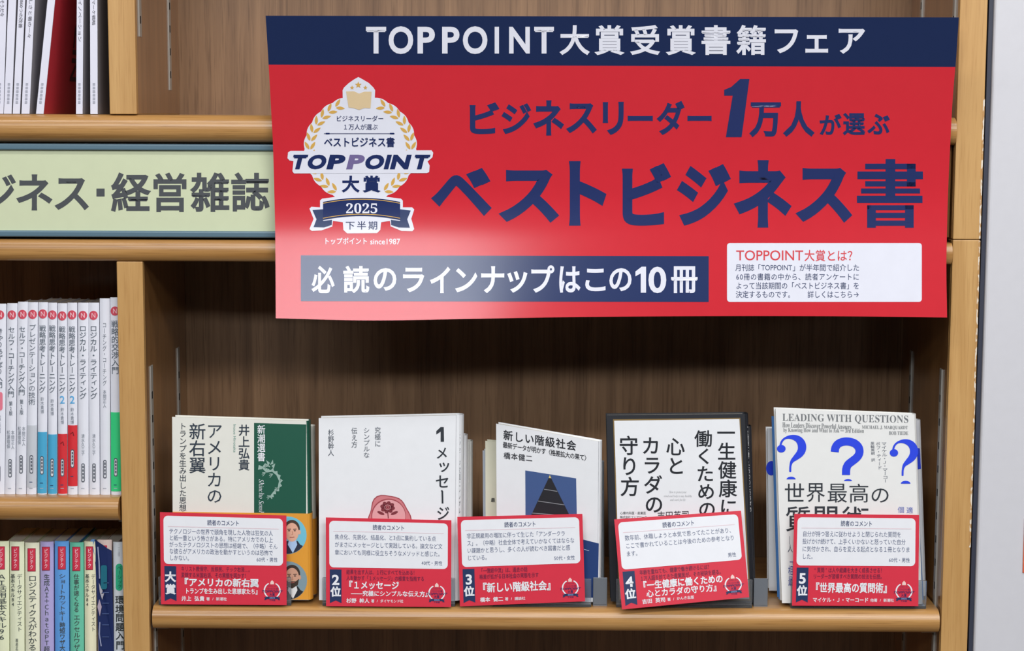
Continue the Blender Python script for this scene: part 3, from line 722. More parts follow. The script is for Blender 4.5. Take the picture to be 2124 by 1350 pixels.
# ---- 5
QB = ink(34, 66, 222)
def question(K, x0, y0, x1, y1, serif, m, layer=2):
    W_, H_ = x1-x0, y1-y0
    ctl = [(.02, .30), (.05, .17), (.16, .06), (.36, .0), (.60, .0), (.82, .06), (.96, .18), (.98, .33), (.88, .46), (.70, .57), (.54, .67), (.47, .80), (.46, .97)]
    pts = []
    for i in range(len(ctl)-1):
        p0, p1, p2, p3 = ctl[max(0, i-1)], ctl[i], ctl[i+1], ctl[min(len(ctl)-1, i+2)]
        for f in (0, .25, .5, .75):
            pts.append(tuple(.5*((2*p1[k])+(-p0[k]+p2[k])*f+(2*p0[k]-5*p1[k]+4*p2[k]-p3[k])*f*f+(-p0[k]+3*p1[k]-3*p2[k]+p3[k])*f**3) for k in (0, 1)))
    pts.append(ctl[-1]); n = len(pts)
    if serif:
        wv = [W_*(.07+.22*max(0, math.sin(math.pi*min(1, max(0, (i/n-.18)/.72))))**1.5) for i in range(n)]
        wv[-1] = W_*.06
        ix, iy = .11, .06
    else: wv = [W_*.24]*n; ix, iy = .12, .1
    P = [(x0+W_*(ix+(1-2*ix)*x), y0+H_*(iy+(1-iy)*y)) for x, y in pts]
    K.stroke(P, wv, m, layer)
    if serif: K.oval(x0+W_*.16, y0+H_*.36, W_*.15, H_*.10, m, layer+.2)
def draw5(K, pl):
    g = ink(112, 116, 120)
    K.fit('𝐋𝐄𝐀𝐃𝐈𝐍𝐆 𝐖𝐈𝐓𝐇 𝐐𝐔𝐄𝐒𝐓𝐈𝐎𝐍𝐒', 1623, 857.5, 1884, 876, g, -.006, 2, slope=.016, res=4)
    K.fit('𝐇𝐨𝐰 𝐋𝐞𝐚𝐝𝐞𝐫𝐬 𝐃𝐢𝐬𝐜𝐨𝐯𝐞𝐫 𝐏𝐨𝐰𝐞𝐫𝐟𝐮𝐥 𝐀𝐧𝐬𝐰𝐞𝐫𝐬', 1623, 875.5, 1766, 886, g, -.006, 2, slope=.03)
    K.fit('𝐌𝐈𝐂𝐇𝐀𝐄𝐋 𝐉. 𝐌𝐀𝐑𝐐𝐔𝐀𝐑𝐃𝐓', 1788, 882, 1883, 890.5, g, -.006, 2, slope=.01)
    K.fit('𝐛𝐲 𝐊𝐧𝐨𝐰𝐢𝐧𝐠 𝐇𝐨𝐰 𝐚𝐧𝐝 𝐖𝐡𝐚𝐭 𝐭𝐨 𝐀𝐬𝐤 ― 𝟑𝐫𝐝 𝐄𝐝𝐢𝐭𝐢𝐨𝐧', 1625, 886.5, 1792, 898, g, -.006, 2, slope=.012)
    K.fit('𝐁𝐎𝐁 𝐓𝐈𝐄𝐃𝐄', 1844, 894, 1884, 901.5, g, -.006, 2, slope=.01)
    question(K, 1611, 902, 1671, 981, True, QB); question(K, 1722, 908, 1792, 987, False, QB)
    question(K, 1845, 911, 1903, 989, True, QB)
    for cx, cy, rx, ry in ((1641, 994, 9.5, 5.5), (1759, 997.5, 8.5, 4), (1878.5, 1003, 10, 6)):
        K.poly([(cx+rx*math.cos(math.radians(a)), cy-ry*math.sin(math.radians(a))) for a in range(0, 181, 15)], QB, 2)
    g2 = ink(104, 110, 122)
    K.col('マイケル・Ｊ・マーコー', 1828, 916, 1839, 1001, g2, 0, 2, lean=.04); K.col('ボブ・ティード', 1816.5, 916, 1825.5, 974, g2, 0, 2, lean=.07); K.col('黒輪篤嗣　訳', 1805.5, 916, 1813.5, 957, g2, 0, 2, lean=.05)
    D = ink(44, 50, 58)
    for ch, x0, x1, y0, y1 in (('世', 1628, 1668, 1002, 1040), ('界', 1673, 1711, 1002, 1041), ('最', 1717, 1757, 1003, 1042), ('高', 1762, 1801, 1003, 1042), ('の', 1808, 1843, 1013, 1042)): K.fit(ch, x0, y0, x1, y1, D, 0, 2, res=4)
    for ch, x0, x1 in (('質', 1630, 1680), ('問', 1690, 1737), ('術', 1746, 1802)): K.fit(ch, x0, 1050, x1, 1102, D, .006, 2, res=4)
    lb = ink(108, 122, 190)
    K.cell('適', 1887, 1058, 14, 14, lb, .004, 2); K.cell('個', 1869, 1057, 14, 14, lb, .004, 2)
    K.col('―人', 1634, 1112, 1644, 1146, ink(60, 66, 84), 0, 2); K.col('「相最', 1635, 1150, 1645, 1216, ink(60, 76, 150), 0, 2)
def draw5b(K, pl): K.oval(1600, 971, 11, 15, QB, 2)
face_book('white book with three blue question marks on its cover, front copy', (1608.7, 847.5), (1897.5, 859), 1622, 1911, .020, .031, .014, mat('cover_question_white', (228, 229, 228), .42), 'copies of the question mark book', draw=draw5, spine_r=.002)
face_book('blue edged book directly behind the question mark front copy', (1603, 865), (1893, 869), 1615, 1913, .0365, .047, .010, CBLUE, 'copies of the question mark book', spine_r=.002)
def draw5c(K, pl): K.poly([(1899, 928), (1908, 930), (1910, 972), (1901, 974)], QB, 2)
face_book('white book third back in the question mark stack, showing at right', (1612, 876), (1907, 871), 1622, 1919, .050, .061, .014, CWHITE, 'copies of the question mark book', draw=draw5c, spine_r=.002)
face_book('white book rearmost in the question mark stack, showing at left', (1592, 888), (1880, 893), 1595, 1890, .067, .076, .014, CWHITE, 'copies of the question mark book', draw=draw5b, spine_r=.002)

# ---- clear stands
def stand(x0, x1, y1, label):
    a = unz(x0, .0085, ZS).x; c = unz(x1, .0085, ZS).x; t = .0028
    rt = thing('book_stand', ((a+c)/2, .05, ZS), label, 'book stand', 'clear acrylic book stands on the display shelf')
    b = MB(); b.box(a, c, .0085, y1, ZS+.0001, ZS+t, ACR); b.bevel(.0004, 2); b.build('base_plate', rt)
    b = MB(); b.box(a, c, .0085, .0085+t, ZS+t+.00005, ZS+.0275, ACR); b.bevel(.0005, 2); b.build('front_lip', rt)
    b = MB(); ln = .016
    b.hexa([(a+.01, y1-t, ZS+t+.00005), (c-.01, y1-t, ZS+t+.00005), (c-.01, y1, ZS+t+.00005), (a+.01, y1, ZS+t+.00005)],
           [(a+.02, y1-t+ln, ZS+.13), (c-.02, y1-t+ln, ZS+.13), (c-.02, y1+ln, ZS+.13), (a+.02, y1+ln, ZS+.13)], ACR); b.build('back_rest', rt)
stand(329, 604, .068, 'clear acrylic book stand under the cream and green book')
stand(669, 944, .092, 'clear acrylic book stand under the white wax seal book')
stand(1022, 1226, .096, 'clear acrylic book stand under the pyramid pocket book')
stand(1278, 1560, .069, 'clear acrylic book stand under the black bordered book')
stand(1640, 1921, .090, 'clear acrylic book stand under the question mark book')
GP = mat('grey_lip_plate', (122, 128, 136), .35, metal=.3)  # grey stands in for light caught on clear acrylic stand lips
for x0, x1, lb in ((1230, 1259, 'small grey plate standing in for an acrylic lip between the pyramid book and the black bordered book'), (1563, 1592, 'small grey plate standing in for an acrylic lip between the black bordered book and the question mark book')):
    a = unz(x0, .014, ZS).x; c = unz(x1, .014, ZS).x; rt = thing('stand_lip', ((a+c)/2, .03, ZS), lb, 'stand_lip', 'grey plates standing in for acrylic lips')
    b = MB(); b.box(a, c, .014, .0152, ZS+.0013, ZS+.0275, GP); b.bevel(.0003, 1); b.build('upright_plate', rt)
    b = MB(); b.box(a, c, .014, .060, ZS+.0001, ZS+.0012, GP); b.build('foot_plate', rt)

# ---- reader comment cards
CARDRED = ink(214, 52, 72, .36); CARDNAVY = ink(34, 52, 92, .4)
def card(TL, TR, BR, BL, rank, comment, who, lines, title, author, label, Yb=.0032, Yt=.0072, title2=None):
    P0, P1, P2 = unp(*BL, Yb), unp(*BR, Yb), unp(*TL, Yt)
    pl = Plane(P0, P1, P2); q = [pl.hit(*p) for p in (BL, BR, TR, TL)]; b = MB(); nb = -pl.n
    b.hexa(q, [p+nb*.0004 for p in q], CARDRED)
    K = Ink(b, pl, tf=quad_tf(TL, TR, BR, BL), base=0)
    K.rrect(.027, .037, .972, .562, .035, .05, WHITE, 1)
    K.row('読者のコメント', .373, .065, .628, .135, ink(56, 70, 108), .010, 2, ch=.066)
    K.rect(.06, .150, .94, .156, ink(226, 200, 208), 2)
    cp = .86/23; T = ink(84, 96, 128)
    wl = lambda t: sum(.56 if ord(k) < 0x2000 else 1 for k in t)
    cp = .86/max(wl(t) for t in comment); st, pc = {5: (.203, .0725), 4: (.216, .082)}.get(len(comment), (.215, .088))
    for i, t in enumerate(comment): K.row(t, .07, st+pc*i-.035, .07+cp*wl(t), st+pc*i+.035, T, 0, 2, ch=.066)
    K.row(who, .93-.033*wl(who), .468, .93, .525, T, .004, 2, ch=.055)
    K.poly([(.030, .585), (.124, .585), (.124, .965), (.077, .935), (.030, .965)], CARDNAVY, 1)
    K.cell(rank[0], .077, .70, .088 if rank[0] == '大' else .12, .115 if rank[0] == '大' else .155, WHITE, .03 if rank[0] != '大' else .04, 2, res=4)
    K.cell(rank[1], .077, .835, .085, .115, WHITE, .036, 2, res=4)
    dk = ink(112, 40, 72, .36)
    for i, t in enumerate(lines): K.row(t, .162, .578+.068*i, .162+.0297*len(t), .642+.068*i, dk, .006, 2, ch=.06)
    if title2:
        K.row(title[0], .150, .705, .150+title[1]*len(title[0]), .81, WHITE, .030, 2, ch=.098, res=3)
        K.row(title2[0], title2[2], .805, title2[2]+title2[1]*len(title2[0]), .90, WHITE, .024, 2, ch=title2[3] if len(title2) > 3 else .068)
    else: K.row(title[0], .150, .735, .150+title[1]*len(title[0]), .87, WHITE, .028, 2, ch=.115, res=3)
    K.row(author[0], .162, .905, .162+.037*len(author[0]), .965, WHITE, .022, 2, ch=.056)
    xa = .175+.037*len(author[0]); K.row(author[1], xa, .912, xa+.0235*len(author[1]), .962, WHITE, .012, 2, ch=.04)
    # small award mark
    W2, N2 = WHITE, ink(72, 40, 92)
    cx, cy, rx, ry = .885, .838, .062, .086
    for s_ in (-1, 1):
        pts = [(cx+s_*rx*math.sin(math.radians(a)), cy-ry*math.cos(math.radians(a))) for a in range(26, 152, 9)]
        K.stroke(pts, .011, W2, 2)
    K.poly([(cx-.014, cy-ry-.008), (cx, cy-ry-.030), (cx+.014, cy-ry-.008), (cx+.015, cy-ry+.018), (cx-.015, cy-ry+.018)], ink(240, 206, 200), 2)
    K.row('ビジネスリーダー', cx-.036, cy-.062, cx+.036, cy-.036, N2, 0, 2, ch=.022)
    K.row('ベストビジネス書', cx-.045, cy-.034, cx+.045, cy-.006, N2, .006, 2, ch=.026)
    K.fit('TOPPOINT', cx-.083, cy-.002, cx+.083, cy+.024, N2, .02, 3, shear=.3)
    K.row('大賞', cx-.022, cy+.028, cx+.022, cy+.062, N2, .02, 2, ch=.034)
    K.poly([(cx-.048, cy+.068), (cx+.048, cy+.068), (cx+.048, cy+.094), (cx-.048, cy+.094)], CARDNAVY, 2.2)
    for s_ in (-1, 1): K.poly([(cx+s_*.046, cy+.076), (cx+s_*.064, cy+.074), (cx+s_*.057, cy+.090), (cx+s_*.064, cy+.106), (cx+s_*.046, cy+.104)], CARDNAVY, 2)
    K.fit('2025', cx-.022, cy+.072, cx+.022, cy+.090, ink(150, 166, 214), .01, 3); K.row('下半期', cx-.025, cy+.098, cx+.025, cy+.118, N2, .01, 2, ch=.02)
    o = b.build('comment_card'); rebase(o, (P0+P1)/2); tag(o, label, 'card', 'red reader comment cards on the display shelf')
card((331.7, 1062), (594, 1069), (594.6, 1255), (334, 1253), '大賞', ('テクノロジーの世界で頭角を現した人物は狂気の人', 'と紙一重という怖さがある。特にアメリカでのし上', 'がったテクノロジストの思想は極端で、（中略）そん', 'な彼らがアメリカの政治を動かすというのは恐怖で', 'しかない。'), '60代・男性',
     ('キリスト教保守、反移民、テック右派…。', '変貌する米国右派、その実態を明かす！'), ('『アメリカの新右翼', .070), ('井上 弘貴', '著 / 新潮社'), 'red grand prize comment card in front of the cream and green book', title2=('トランプを生み出した思想家たち』', .0375, .19))
card((675.8, 1073), (936.3, 1079), (935.6, 1259), (676.4, 1257), '2位', ('焦点化、先鋭化、結晶化、と3点に集約している点', 'がまさにメッセージとして実践している。論文など文', '章においても同様に役立ちそうなメソッドと感じた。'), '40代・男性',
     ('結果を出す人は、１行にすべてを込める！', '人を動かす「１メッセージ」の極意を指南する'), ('『１メッセージ', .062), ('杉野 幹人', '著 / ダイヤモンド社'), 'red second place comment card in front of the white wax seal book', title2=('――究極にシンプルな伝え方』', .0455, .20))
card((948.5, 1072), (1208, 1065.6), (1213.7, 1247), (954, 1257.5), '3位', ('非正規雇用の増加に伴って生じた「アンダークラ', 'ス」。（中略）社会全体で考えていかなくてはならな', 'い課題かと思うし、多くの人が読むべき図書だと感', 'じている。'), '50代・女性',
     ('「一億総中流」は、過去の話', '格差が拡がる日本社会の実態を示す'), ('『新しい階級社会』', .0685), ('橋本 健二', '著 / 講談社'), 'red third place comment card in front of the pyramid pocket book')
card((1274, 1077), (1537, 1059), (1554, 1238.5), (1290, 1264), '4位', ('数年前、休職しようと本気で思ってたことがあり、', 'ここで書かれていることは今後のための参考となり', 'ます。'), '男性',
     ('年齢を重ねても、健康で働き続けるには？', '１万人超を診てきた産業医が、その秘訣を語る。'), ('『一生健康に働くための', .060), ('吉田 英司', '著 / かんき出版'), 'red fourth place comment card hanging tilted over the shelf edge', Yb=-.0075, Yt=.0072, title2=('心とカラダの守り方』', .0585, .20, .088))
card((1647.6, 1065.5), (1906.5, 1068), (1904.8, 1257), (1642.8, 1256), '5位', ('自分が持つ答えに従わせようと閉じられた質問を', '投げかけ続けて、上手くいかないと怒っていた自分', 'に気付かされ、自らを変える起点となる１冊となりま', 'した。'), '60代・男性',
     ('“質問”は人や組織を大きく成長させる！', 'リーダーが習得すべき質問の技法を伝授。'), ('『世界最高の質問術』', .0635), ('マイケル・Ｊ・マーコード', '他著 / 新潮社'), 'red fifth place comment card in front of the question mark book')

# ================================================================== spine-out books of the left bay
def spine_book(label, T0, T1, B0, B1, yt, yb, z0, body, draw=None, band=None, name='paperback_book', group=None, depth=.128, Y=.012, bulge=.0016, pagem=None, gap=.5, pt=.95):
    """T0,T1 / B0,B1: columns of the spine's sides at rows yt / yb; z0: what it stands on."""
    a = unz(B0+gap, Y, z0); c = unz(B1-gap, Y, z0); ta = unp(T0+gap, yt, Y); tc_ = unp(T1-gap, yt, Y)
    lean = ((ta.x-a.x)+(tc_.x-c.x))/2; h = (ta.z+tc_.z)/2-z0; wd = c.x-a.x
    rt = thing(name, ((a.x+c.x)/2, Y+depth/2, z0), label, 'book', group)
    def P(f, y, g): return Vector((a.x+wd*f+lean*g, y, z0+h*g))
    n = 8; prof = [(k/n, Y+bulge*(2*k/n-1)**2) for k in range(n+1)]
    inner = [(1-k/n if 0 < k < n else 1-k/n, Y+bulge+.0005) for k in range(n+1)]
    cb = MB()
    cb.hexa([P(f, y, 0) for f, y in prof]+[P(min(max(f, .06), .94), Y+bulge+.0006, 0) for f in (1, .5, 0)], [P(f, y, 1) for f, y in prof]+[P(min(max(f, .06), .94), Y+bulge+.0006, 1) for f in (1, .5, 0)], body)
    e = min(.0006/wd, .12)
    for f0, f1 in ((0, e), (1-e, 1)):
        ym = Y+bulge+.015
        cb.hexa([P(f0, Y+bulge, 0), P(f1, Y+bulge, 0), P(f1, ym, 0), P(f0, ym, 0)], [P(f0, Y+bulge, 1), P(f1, Y+bulge, 1), P(f1, ym, pt+.004), P(f0, ym, pt+.004)], body)
        cb.hexa([P(f0, ym, 0), P(f1, ym, 0), P(f1, Y+depth, 0), P(f0, Y+depth, 0)], [P(f0, ym, pt+.004), P(f1, ym, pt+.004), P(f1, Y+depth, pt+.004), P(f0, Y+depth, pt+.004)], body)
    def sy(u, v):
        p = unp(u, v, Y); g = (p.z-z0)/h; f = (p.x-a.x-lean*g)/wd; f = min(max(f, 0), 1); return Y+bulge*(2*f-1)**2
    if draw:
        K = Ink(cb, Bent(sy), su=4, base=0)
        draw(K, lambda v: (T0+(B0-T0)*(v-yt)/(yb-yt), T1+(B1-T1)*(v-yt)/(yb-yt)))
    cb.build('cover', rt)
    pg = MB(); i = .0012
    pg.hexa([P(e*1.2, Y+bulge+.0008, .003), P(1-e*1.2, Y+bulge+.0008, .003), P(1-e*1.2, Y+depth-i, .003), P(e*1.2, Y+depth-i, .003)],
            [P(e*1.2, Y+bulge+.0008, pt), P(1-e*1.2, Y+bulge+.0008, pt), P(1-e*1.2, Y+depth-i, pt), P(e*1.2, Y+depth-i, pt)], pagem or PAPER); pg.build('page_block', rt)
    if band:
        v0, v1, bm_, bdraw = band
        g0 = (unp((B0+B1)/2, v1, Y).z-z0)/h; g1 = (unp((B0+B1)/2, v0, Y).z-z0)/h; g0 = max(g0, .001); o_ = .00025
        bb = MB(); fr = [(-.004+1.008*k/n, Y-o_+bulge*(2*k/n-1)**2) for k in range(n+1)]
        bb.hexa([P(f, y, g0) for f, y in fr]+[P(.5+(f-.5)*.99, y+o_*.6, g0) for f, y in fr[::-1]], [P(f, y, g1) for f, y in fr]+[P(.5+(f-.5)*.99, y+o_*.6, g1) for f, y in fr[::-1]], bm_)
        if bdraw: bdraw(Ink(bb, Bent(lambda u, v: sy(u, v)-o_), base=0), lambda v: (T0+(B0-T0)*(v-yt)/(yb-yt), T1+(B1-T1)*(v-yt)/(yb-yt)))
        bb.build('belly_band', rt)
    return rt
SPW = mat('spine_white', (226, 228, 238), .38); DOT = ink(206, 74, 92); GT = ink(96, 106, 118); CAP = ink(84, 90, 102)
def spine_mark(K, cx, y0, y1, w_=7.5, fill=None):
    K.rrect(cx-w_/2, y0, cx+w_/2, y1, 3, 4, CAP, 2); K.rrect(cx-w_/2+1.3, y0+2, cx+w_/2-1.3, y1-2, 2, 3, fill or ink(214, 216, 224), 3)
    K.col('文庫本社', cx-2.2, y0+3.5, cx+2.2, y1-3.5, CAP, .01, 4) if False else None
    for k in range(4): K.rect(cx-1.4, y0+5+k*(y1-y0-10)/4, cx+1.6, y0+5+(k+.7)*(y1-y0-10)/4, CAP, 4)
def titled(title, ty0, ty1, tw, dot=True, doty=None, author=None, mark=(965, 1000), tcol=GT, toff=.006, num=None, ed=None, two=None):
    def d(K, ed_):
        def c(v): l, r = ed_(v); return (l+r)/2
        if dot:
            y = doty or 653; K.oval(c(y), y, 9, 9.5, DOT, 2); K.fit('Ｎ', c(y)-4, y-5, c(y)+4, y+5, ink(240, 196, 204), .01, 3)
        cx0, cx1 = c(ty0), c(ty1); lean = (cx1-cx0)/(ty1-ty0)
        K.col(title, cx0-tw/2, ty0, cx0+tw/2, ty1, tcol, toff, 2, lean=lean)
        if num: K.fit('2', c(num)-5, num-8, c(num)+5, num+8, ink(90, 170, 222), .01, 2)
        if ed: K.col(ed[0], c(ed[1])-3.6, ed[1], c(ed[1])+3.6, ed[2], GT, .008, 2)
        if author:
            for t, dx, y0, y1 in author: K.col(t, c(y0)+dx-3.4, y0, c(y0)+dx+3.4, y1, ink(130, 138, 150), 0, 2)
        if mark: spine_mark(K, c(mark[0]), *mark)
        l, r = ed_(1010); K.rect((l+r)/2-4, 1012, (l+r)/2+3, 1013.5, ink(170, 176, 190), 2)
    return d
def bandmark(y0, y1, txt=None, tc=None):
    def d(K, ed_):
        l, r = ed_((y0+y1)/2); spine_mark(K, (l+r)/2, y0, y1)
        if txt: 
            cx = (l+r)/2; K.stroke([(cx-4, txt), (cx+1, txt-4), (cx+3, txt+4)], 2, tc, 2)
        K.rect((l+r)/2-4, y1+17, (l+r)/2+2, y1+18.5, ink(40, 70, 110), 2)
    return d
ZMB = ZM+.0001; G1 = 'white business paperbacks on the left middle shelf'
BLU = mat('band_blue', (74, 166, 206), .4); REDB = mat('band_red', (212, 50, 58), .4); GRN = mat('band_green', (58, 208, 132), .4); PAPB = mat('band_grey', (196, 200, 208), .5)
def pinkpatch(fn):
    def d(K, e):
        fn(K, e); l, r = e(830); K.rrect(l+4, 813, r-5, 851, 4, 6, ink(224, 120, 140), 2)
    return d
mids = [
 ('white paperback with a pink patch, at the far left of the middle shelf', -12, 12, -16, 9, 630, titled('きゃりあずばり入門', 680, 805, 13, author=[('編集部', 0, 860, 900)]), None),
 ('white self-coaching paperback, left one of the matching pair', 14, 35.5, 9, 31, 629, titled('セルフ・コーチング入門', 677, 824, 13.5, ed=('第2版', 832, 862), author=[('本間正人', 5, 892, 932), ('松瀬理保', -4, 892, 930)], mark=(952, 990)), None),
 ('white self-coaching paperback, right one of the matching pair', 36.5, 57, 32, 53.5, 626, titled('セルフ・コーチング入門', 676, 820, 13.5, doty=652, ed=('第2版', 828, 860), author=[('本間正人', 5, 884, 925), ('松瀬理保', -4, 884, 922)], mark=(944, 982)), None),
 ('white paperback with a greyed lower spine beside the self-coaching pair', 57, 78.5, 54, 75, 627, titled('プレゼンテーションの技術', 672, 840, 14, doty=652, toff=-.002, mark=None), (882, 1011, PAPB, bandmark(944, 982))),
 ('white strategy paperback with a blue band, left of the two blue ones', 80, 97.5, 76.5, 96.5, 627, titled('戦略思考トレーニング', 674, 815, 13, doty=651, mark=None, author=[('鈴木貴博', 0, 823, 858)]), (896, 1023, BLU, bandmark(946, 984))),
 ('white strategy paperback with a blue band, right of the two blue ones', 99.5, 117.5, 98.5, 117.5, 628, titled('戦略思考トレーニング', 674, 815, 13, mark=None, author=[('鈴木貴博', 0, 827, 862)]), (901, 1024, BLU, bandmark(951, 989))),
 ('white second strategy paperback with a low red band', 119, 138.5, 119.5, 139.5, 629, titled('戦略思考トレーニング', 676, 816, 13, doty=655, mark=None, num=829, author=[('鈴木貴博', 0, 845, 880)]), (900, 1024, REDB, bandmark(951, 988, 920, ink(120, 20, 30)))),
 ('white second strategy paperback with a raised red band and white foot', 139, 159.5, 140, 160.5, 628, titled('戦略思考トレーニング', 676, 816, 13, mark=None, num=829, author=[('鈴木貴博', 0, 845, 880)]), (882, 1008, REDB, bandmark(932, 970, 900, ink(120, 20, 30)))),
 ('white logical writing paperback, left one of the matching pair', 161, 182.5, 161, 183.5, 628, titled('ロジカル・ライティング', 674, 828, 14.5, doty=654, author=[('清水久三子', 0, 900, 944)], mark=(961, 1000)), None),
 ('white logical writing paperback, right one of the matching pair', 183, 204.5, 184, 206.5, 628, titled('ロジカル・ライティング', 674, 828, 14.5, doty=654, author=[('清水久三子', 0, 900, 944)], mark=(961, 1000)), None),
 ('taller plain white coaching paperback without a red dot', 205, 228, 207, 228.5, 619, titled('コーチング・コーチング', 668, 800, 8, dot=False, toff=-.004, author=[('本間正人', 0, 808, 846)], mark=(954, 992)), None),
 ('white negotiation paperback with a bright green band against the divider', 230, 246.5, 229.5, 251, 617, titled('戦略的交渉入門', 664, 776, 15, doty=645, mark=None), (855, 1019, GRN, bandmark(950, 988))),
]
for lb, T0, T1, B0, B1, yt, dr, bd in mids:
    if 'pink patch' in lb: dr = pinkpatch(dr)
    spine_book(lb, T0, T1, B0, B1, yt, 1026, ZMB, SPW, dr, bd, group=G1)

# lower left
ZLB = ZLL+.0001; G2 = 'pocket business books on the left lower shelf'; TAGR = ink(206, 52, 76)
def tagged(tx0, tx1, ty0, ty1, cols, tcol=ink(70, 78, 78)):
    def d(K, e):
        K.rect(tx0, ty0, tx1, ty1, ink(140, 40, 60), 2); K.rect(tx0+1.2, ty0+1.2, tx1-1.2, ty1-1.2, TAGR, 3)
        K.col('ビジテク', (tx0+tx1)/2-3.6, ty0+4, (tx0+tx1)/2+3.6, ty1-4, ink(240, 206, 214), .012, 4)
        for t, x0, y0, x1, y1, o in cols: K.col(t, x0, y0, x1, y1, tcol, o, 2)
    return d
def P_(n, c): return mat('spine_'+n, c, .42)
lows = [
 ('pale green pocket book with a red tag, at the far left of the lower shelf', -14, 17.5, 1123, P_('pale_green', (226, 230, 196)), tagged(-6, 10, 1133, 1181, [('ＡＩ活用基本スキル96', -7, 1190, 14, 1328, .004)])),
 ('pale green data science pocket book with a red tag, beside the far left one', 18.5, 49, 1124, P_('pale_lime', (228, 232, 202)), tagged(23.5, 40, 1133, 1183, [('データサイエンティスト', 35, 1190, 46, 1310, 0), ('基本スキル84', 22, 1190, 31, 1258, .008), ('著者名', 32, 1324, 38, 1350, 0)])),
 ('pale yellow logistics pocket book with a red tag, left of the purple spine', 50.5, 80.5, 1126, P_('pale_cream', (232, 232, 206)), tagged(57, 74, 1137, 1185, [('ロジスティクスがわかる', 59, 1192, 76, 1350, .006)])),
 ('purple pocket book with a red tag on the lower shelf', 82, 110, 1124, P_('purple', (176, 166, 214)), tagged(87, 103.5, 1134, 1183, [('生成ＡＩ＋ＣｈａｔＧＰＴ超', 91, 1190, 103, 1352, .008)])),
 ('sky blue pocket book with a red tag on the lower shelf', 112, 142, 1123, P_('sky_blue', (98, 160, 226)), tagged(120, 136.5, 1133, 1181, [('ショートカットキー', 122, 1189, 136, 1288, .004), ('時短ワザ大全', 124, 1290, 135, 1362, .018)])),
 ('teal green pocket book with a red tag on the lower shelf', 143.5, 172.5, 1125.5, P_('teal', (104, 192, 164)), tagged(150, 166.5, 1134, 1184, [('仕事が速くなる', 153, 1190, 164, 1270, .012), ('エクセルワザ全', 153, 1274, 166, 1360, .006)])),
 ('cream data science pocket book with a red tag, right of the teal spine', 173.5, 198, 1123.5, P_('cream_yellow', (232, 228, 196)), tagged(178, 193, 1133, 1182, [('データサイエンティスト', 189, 1190, 198, 1310, 0), ('基本スキル84', 177, 1190, 185, 1258, .006)])),
]
for lb, x0, x1, yt, m_, dr in lows:
    spine_book(lb, x0, x1, x0+1.5, x1+1.5, yt, 1345, ZLB, m_, dr, None, group=G2, bulge=.0024, depth=.11, pt=.94)
def pinktop(K, e): K.rect(214, 1131, 222, 1175, TAGR, 2)
def darkjacket(K, e):
    LW = ink(150, 156, 186)
    for y in (1208, 1228, 1250, 1272, 1295, 1320): K.rect(212, y, 226, y+1.6, ink(74, 92, 138), 2)
    K.rrect(209, 1172, 222, 1222, 4, 5, ink(28, 104, 124), 2)
    K.stroke([(203, 1134), (205.5, 1165), (206.5, 1200)], 2.6, LW, 2)
    K.poly([(205, 1208), (213, 1226), (210, 1232), (216, 1230), (212, 1244), (207, 1228)], ink(170, 168, 180), 2)
    K.poly([(206, 1242), (211, 1258), (207, 1278), (202, 1258)], ink(176, 160, 178), 2)
    K.stroke([(207, 1290), (206, 1315), (210, 1340)], 2.4, LW, 2)
spine_book('pinkish pocket book standing behind the torn dark blue jacket', 201, 231, 202.5, 233, 1120, 1345, ZLB, P_('pink', (226, 204, 196)), pinktop, None, group=G2, bulge=.002, depth=.10, Y=.016)
jm = mat('jacket_navy', (30, 44, 92), .32); jl = mat('jacket_curl', (96, 140, 190), .35)
jb = MB()
Yj = .0148
def jp(u, v, y=Yj): return unp(u, v, y)
outl = [(188.5, 1121), (191, 1119), (197, 1118.5), (204, 1124), (213, 1130), (222, 1137), (231.5, 1142), (236, 1330), (236, 1348), (204, 1348), (202, 1250), (198, 1170), (193, 1140)]
front = [jp(u, v, Yj-.0022*math.sin(max(0, min(1, (u-190)/44))*math.pi)) for u, v in outl]
jb.hexa(front, [p+Vector((0, .0005, 0)) for p in front], jm)
jb.hexa([jp(187.5, 1121, .0128), jp(191, 1118, .0128), jp(197, 1118.5, .0128), jp(193, 1131, .0128), jp(196, 1150, .0128), jp(191, 1136, .0128)], [jp(187.5, 1121, .0134), jp(191, 1118, .0134), jp(197, 1118.5, .0134), jp(193, 1131, .0134), jp(196, 1150, .0134), jp(191, 1136, .0134)], jl)
zz = min(p.z for p in front)
ex = [Vector((front[8].x, Yj, ZLB)), Vector((front[9].x, Yj, ZLB))]
jb.hexa([front[8], front[9], ex[1], ex[0]], [p+Vector((0, .0005, 0)) for p in (front[8], front[9], ex[1], ex[0])], jm)
darkjacket(Ink(jb, Bent(lambda u, v: Yj-.0022), base=1), None)
jo = jb.build('dust_jacket'); rebase(jo, ex[0]); tag(jo, 'torn dark blue dust jacket hanging loose over the pinkish pocket book', 'dust jacket')
def basic(K, e):
    K.rrect(240, 1169, 254.5, 1225, 7, 7, ink(48, 170, 128), 2); K.col('ベーシック', 243, 1173, 252, 1221, ink(20, 96, 76), .004, 3)
    for ch, y in zip('環境問題入門', (1244, 1263, 1281, 1300, 1318, 1338)): K.cell(ch, 248.5+.01*(y-1244), y, 19, 18.5, ink(58, 64, 66), .02, 2)
    K.col('三橋', 244, 1134, 249, 1154, ink(176, 182, 190), 0, 2)
spine_book('silvery white environment handbook with a green capsule, against the divider', 233.5, 254.5, 236.5, 257.5, 1124.5, 1345, ZLB, P_('silver_white', (210, 216, 222), ), basic, None, name='paperback_book', group=G2, bulge=.002, depth=.12)

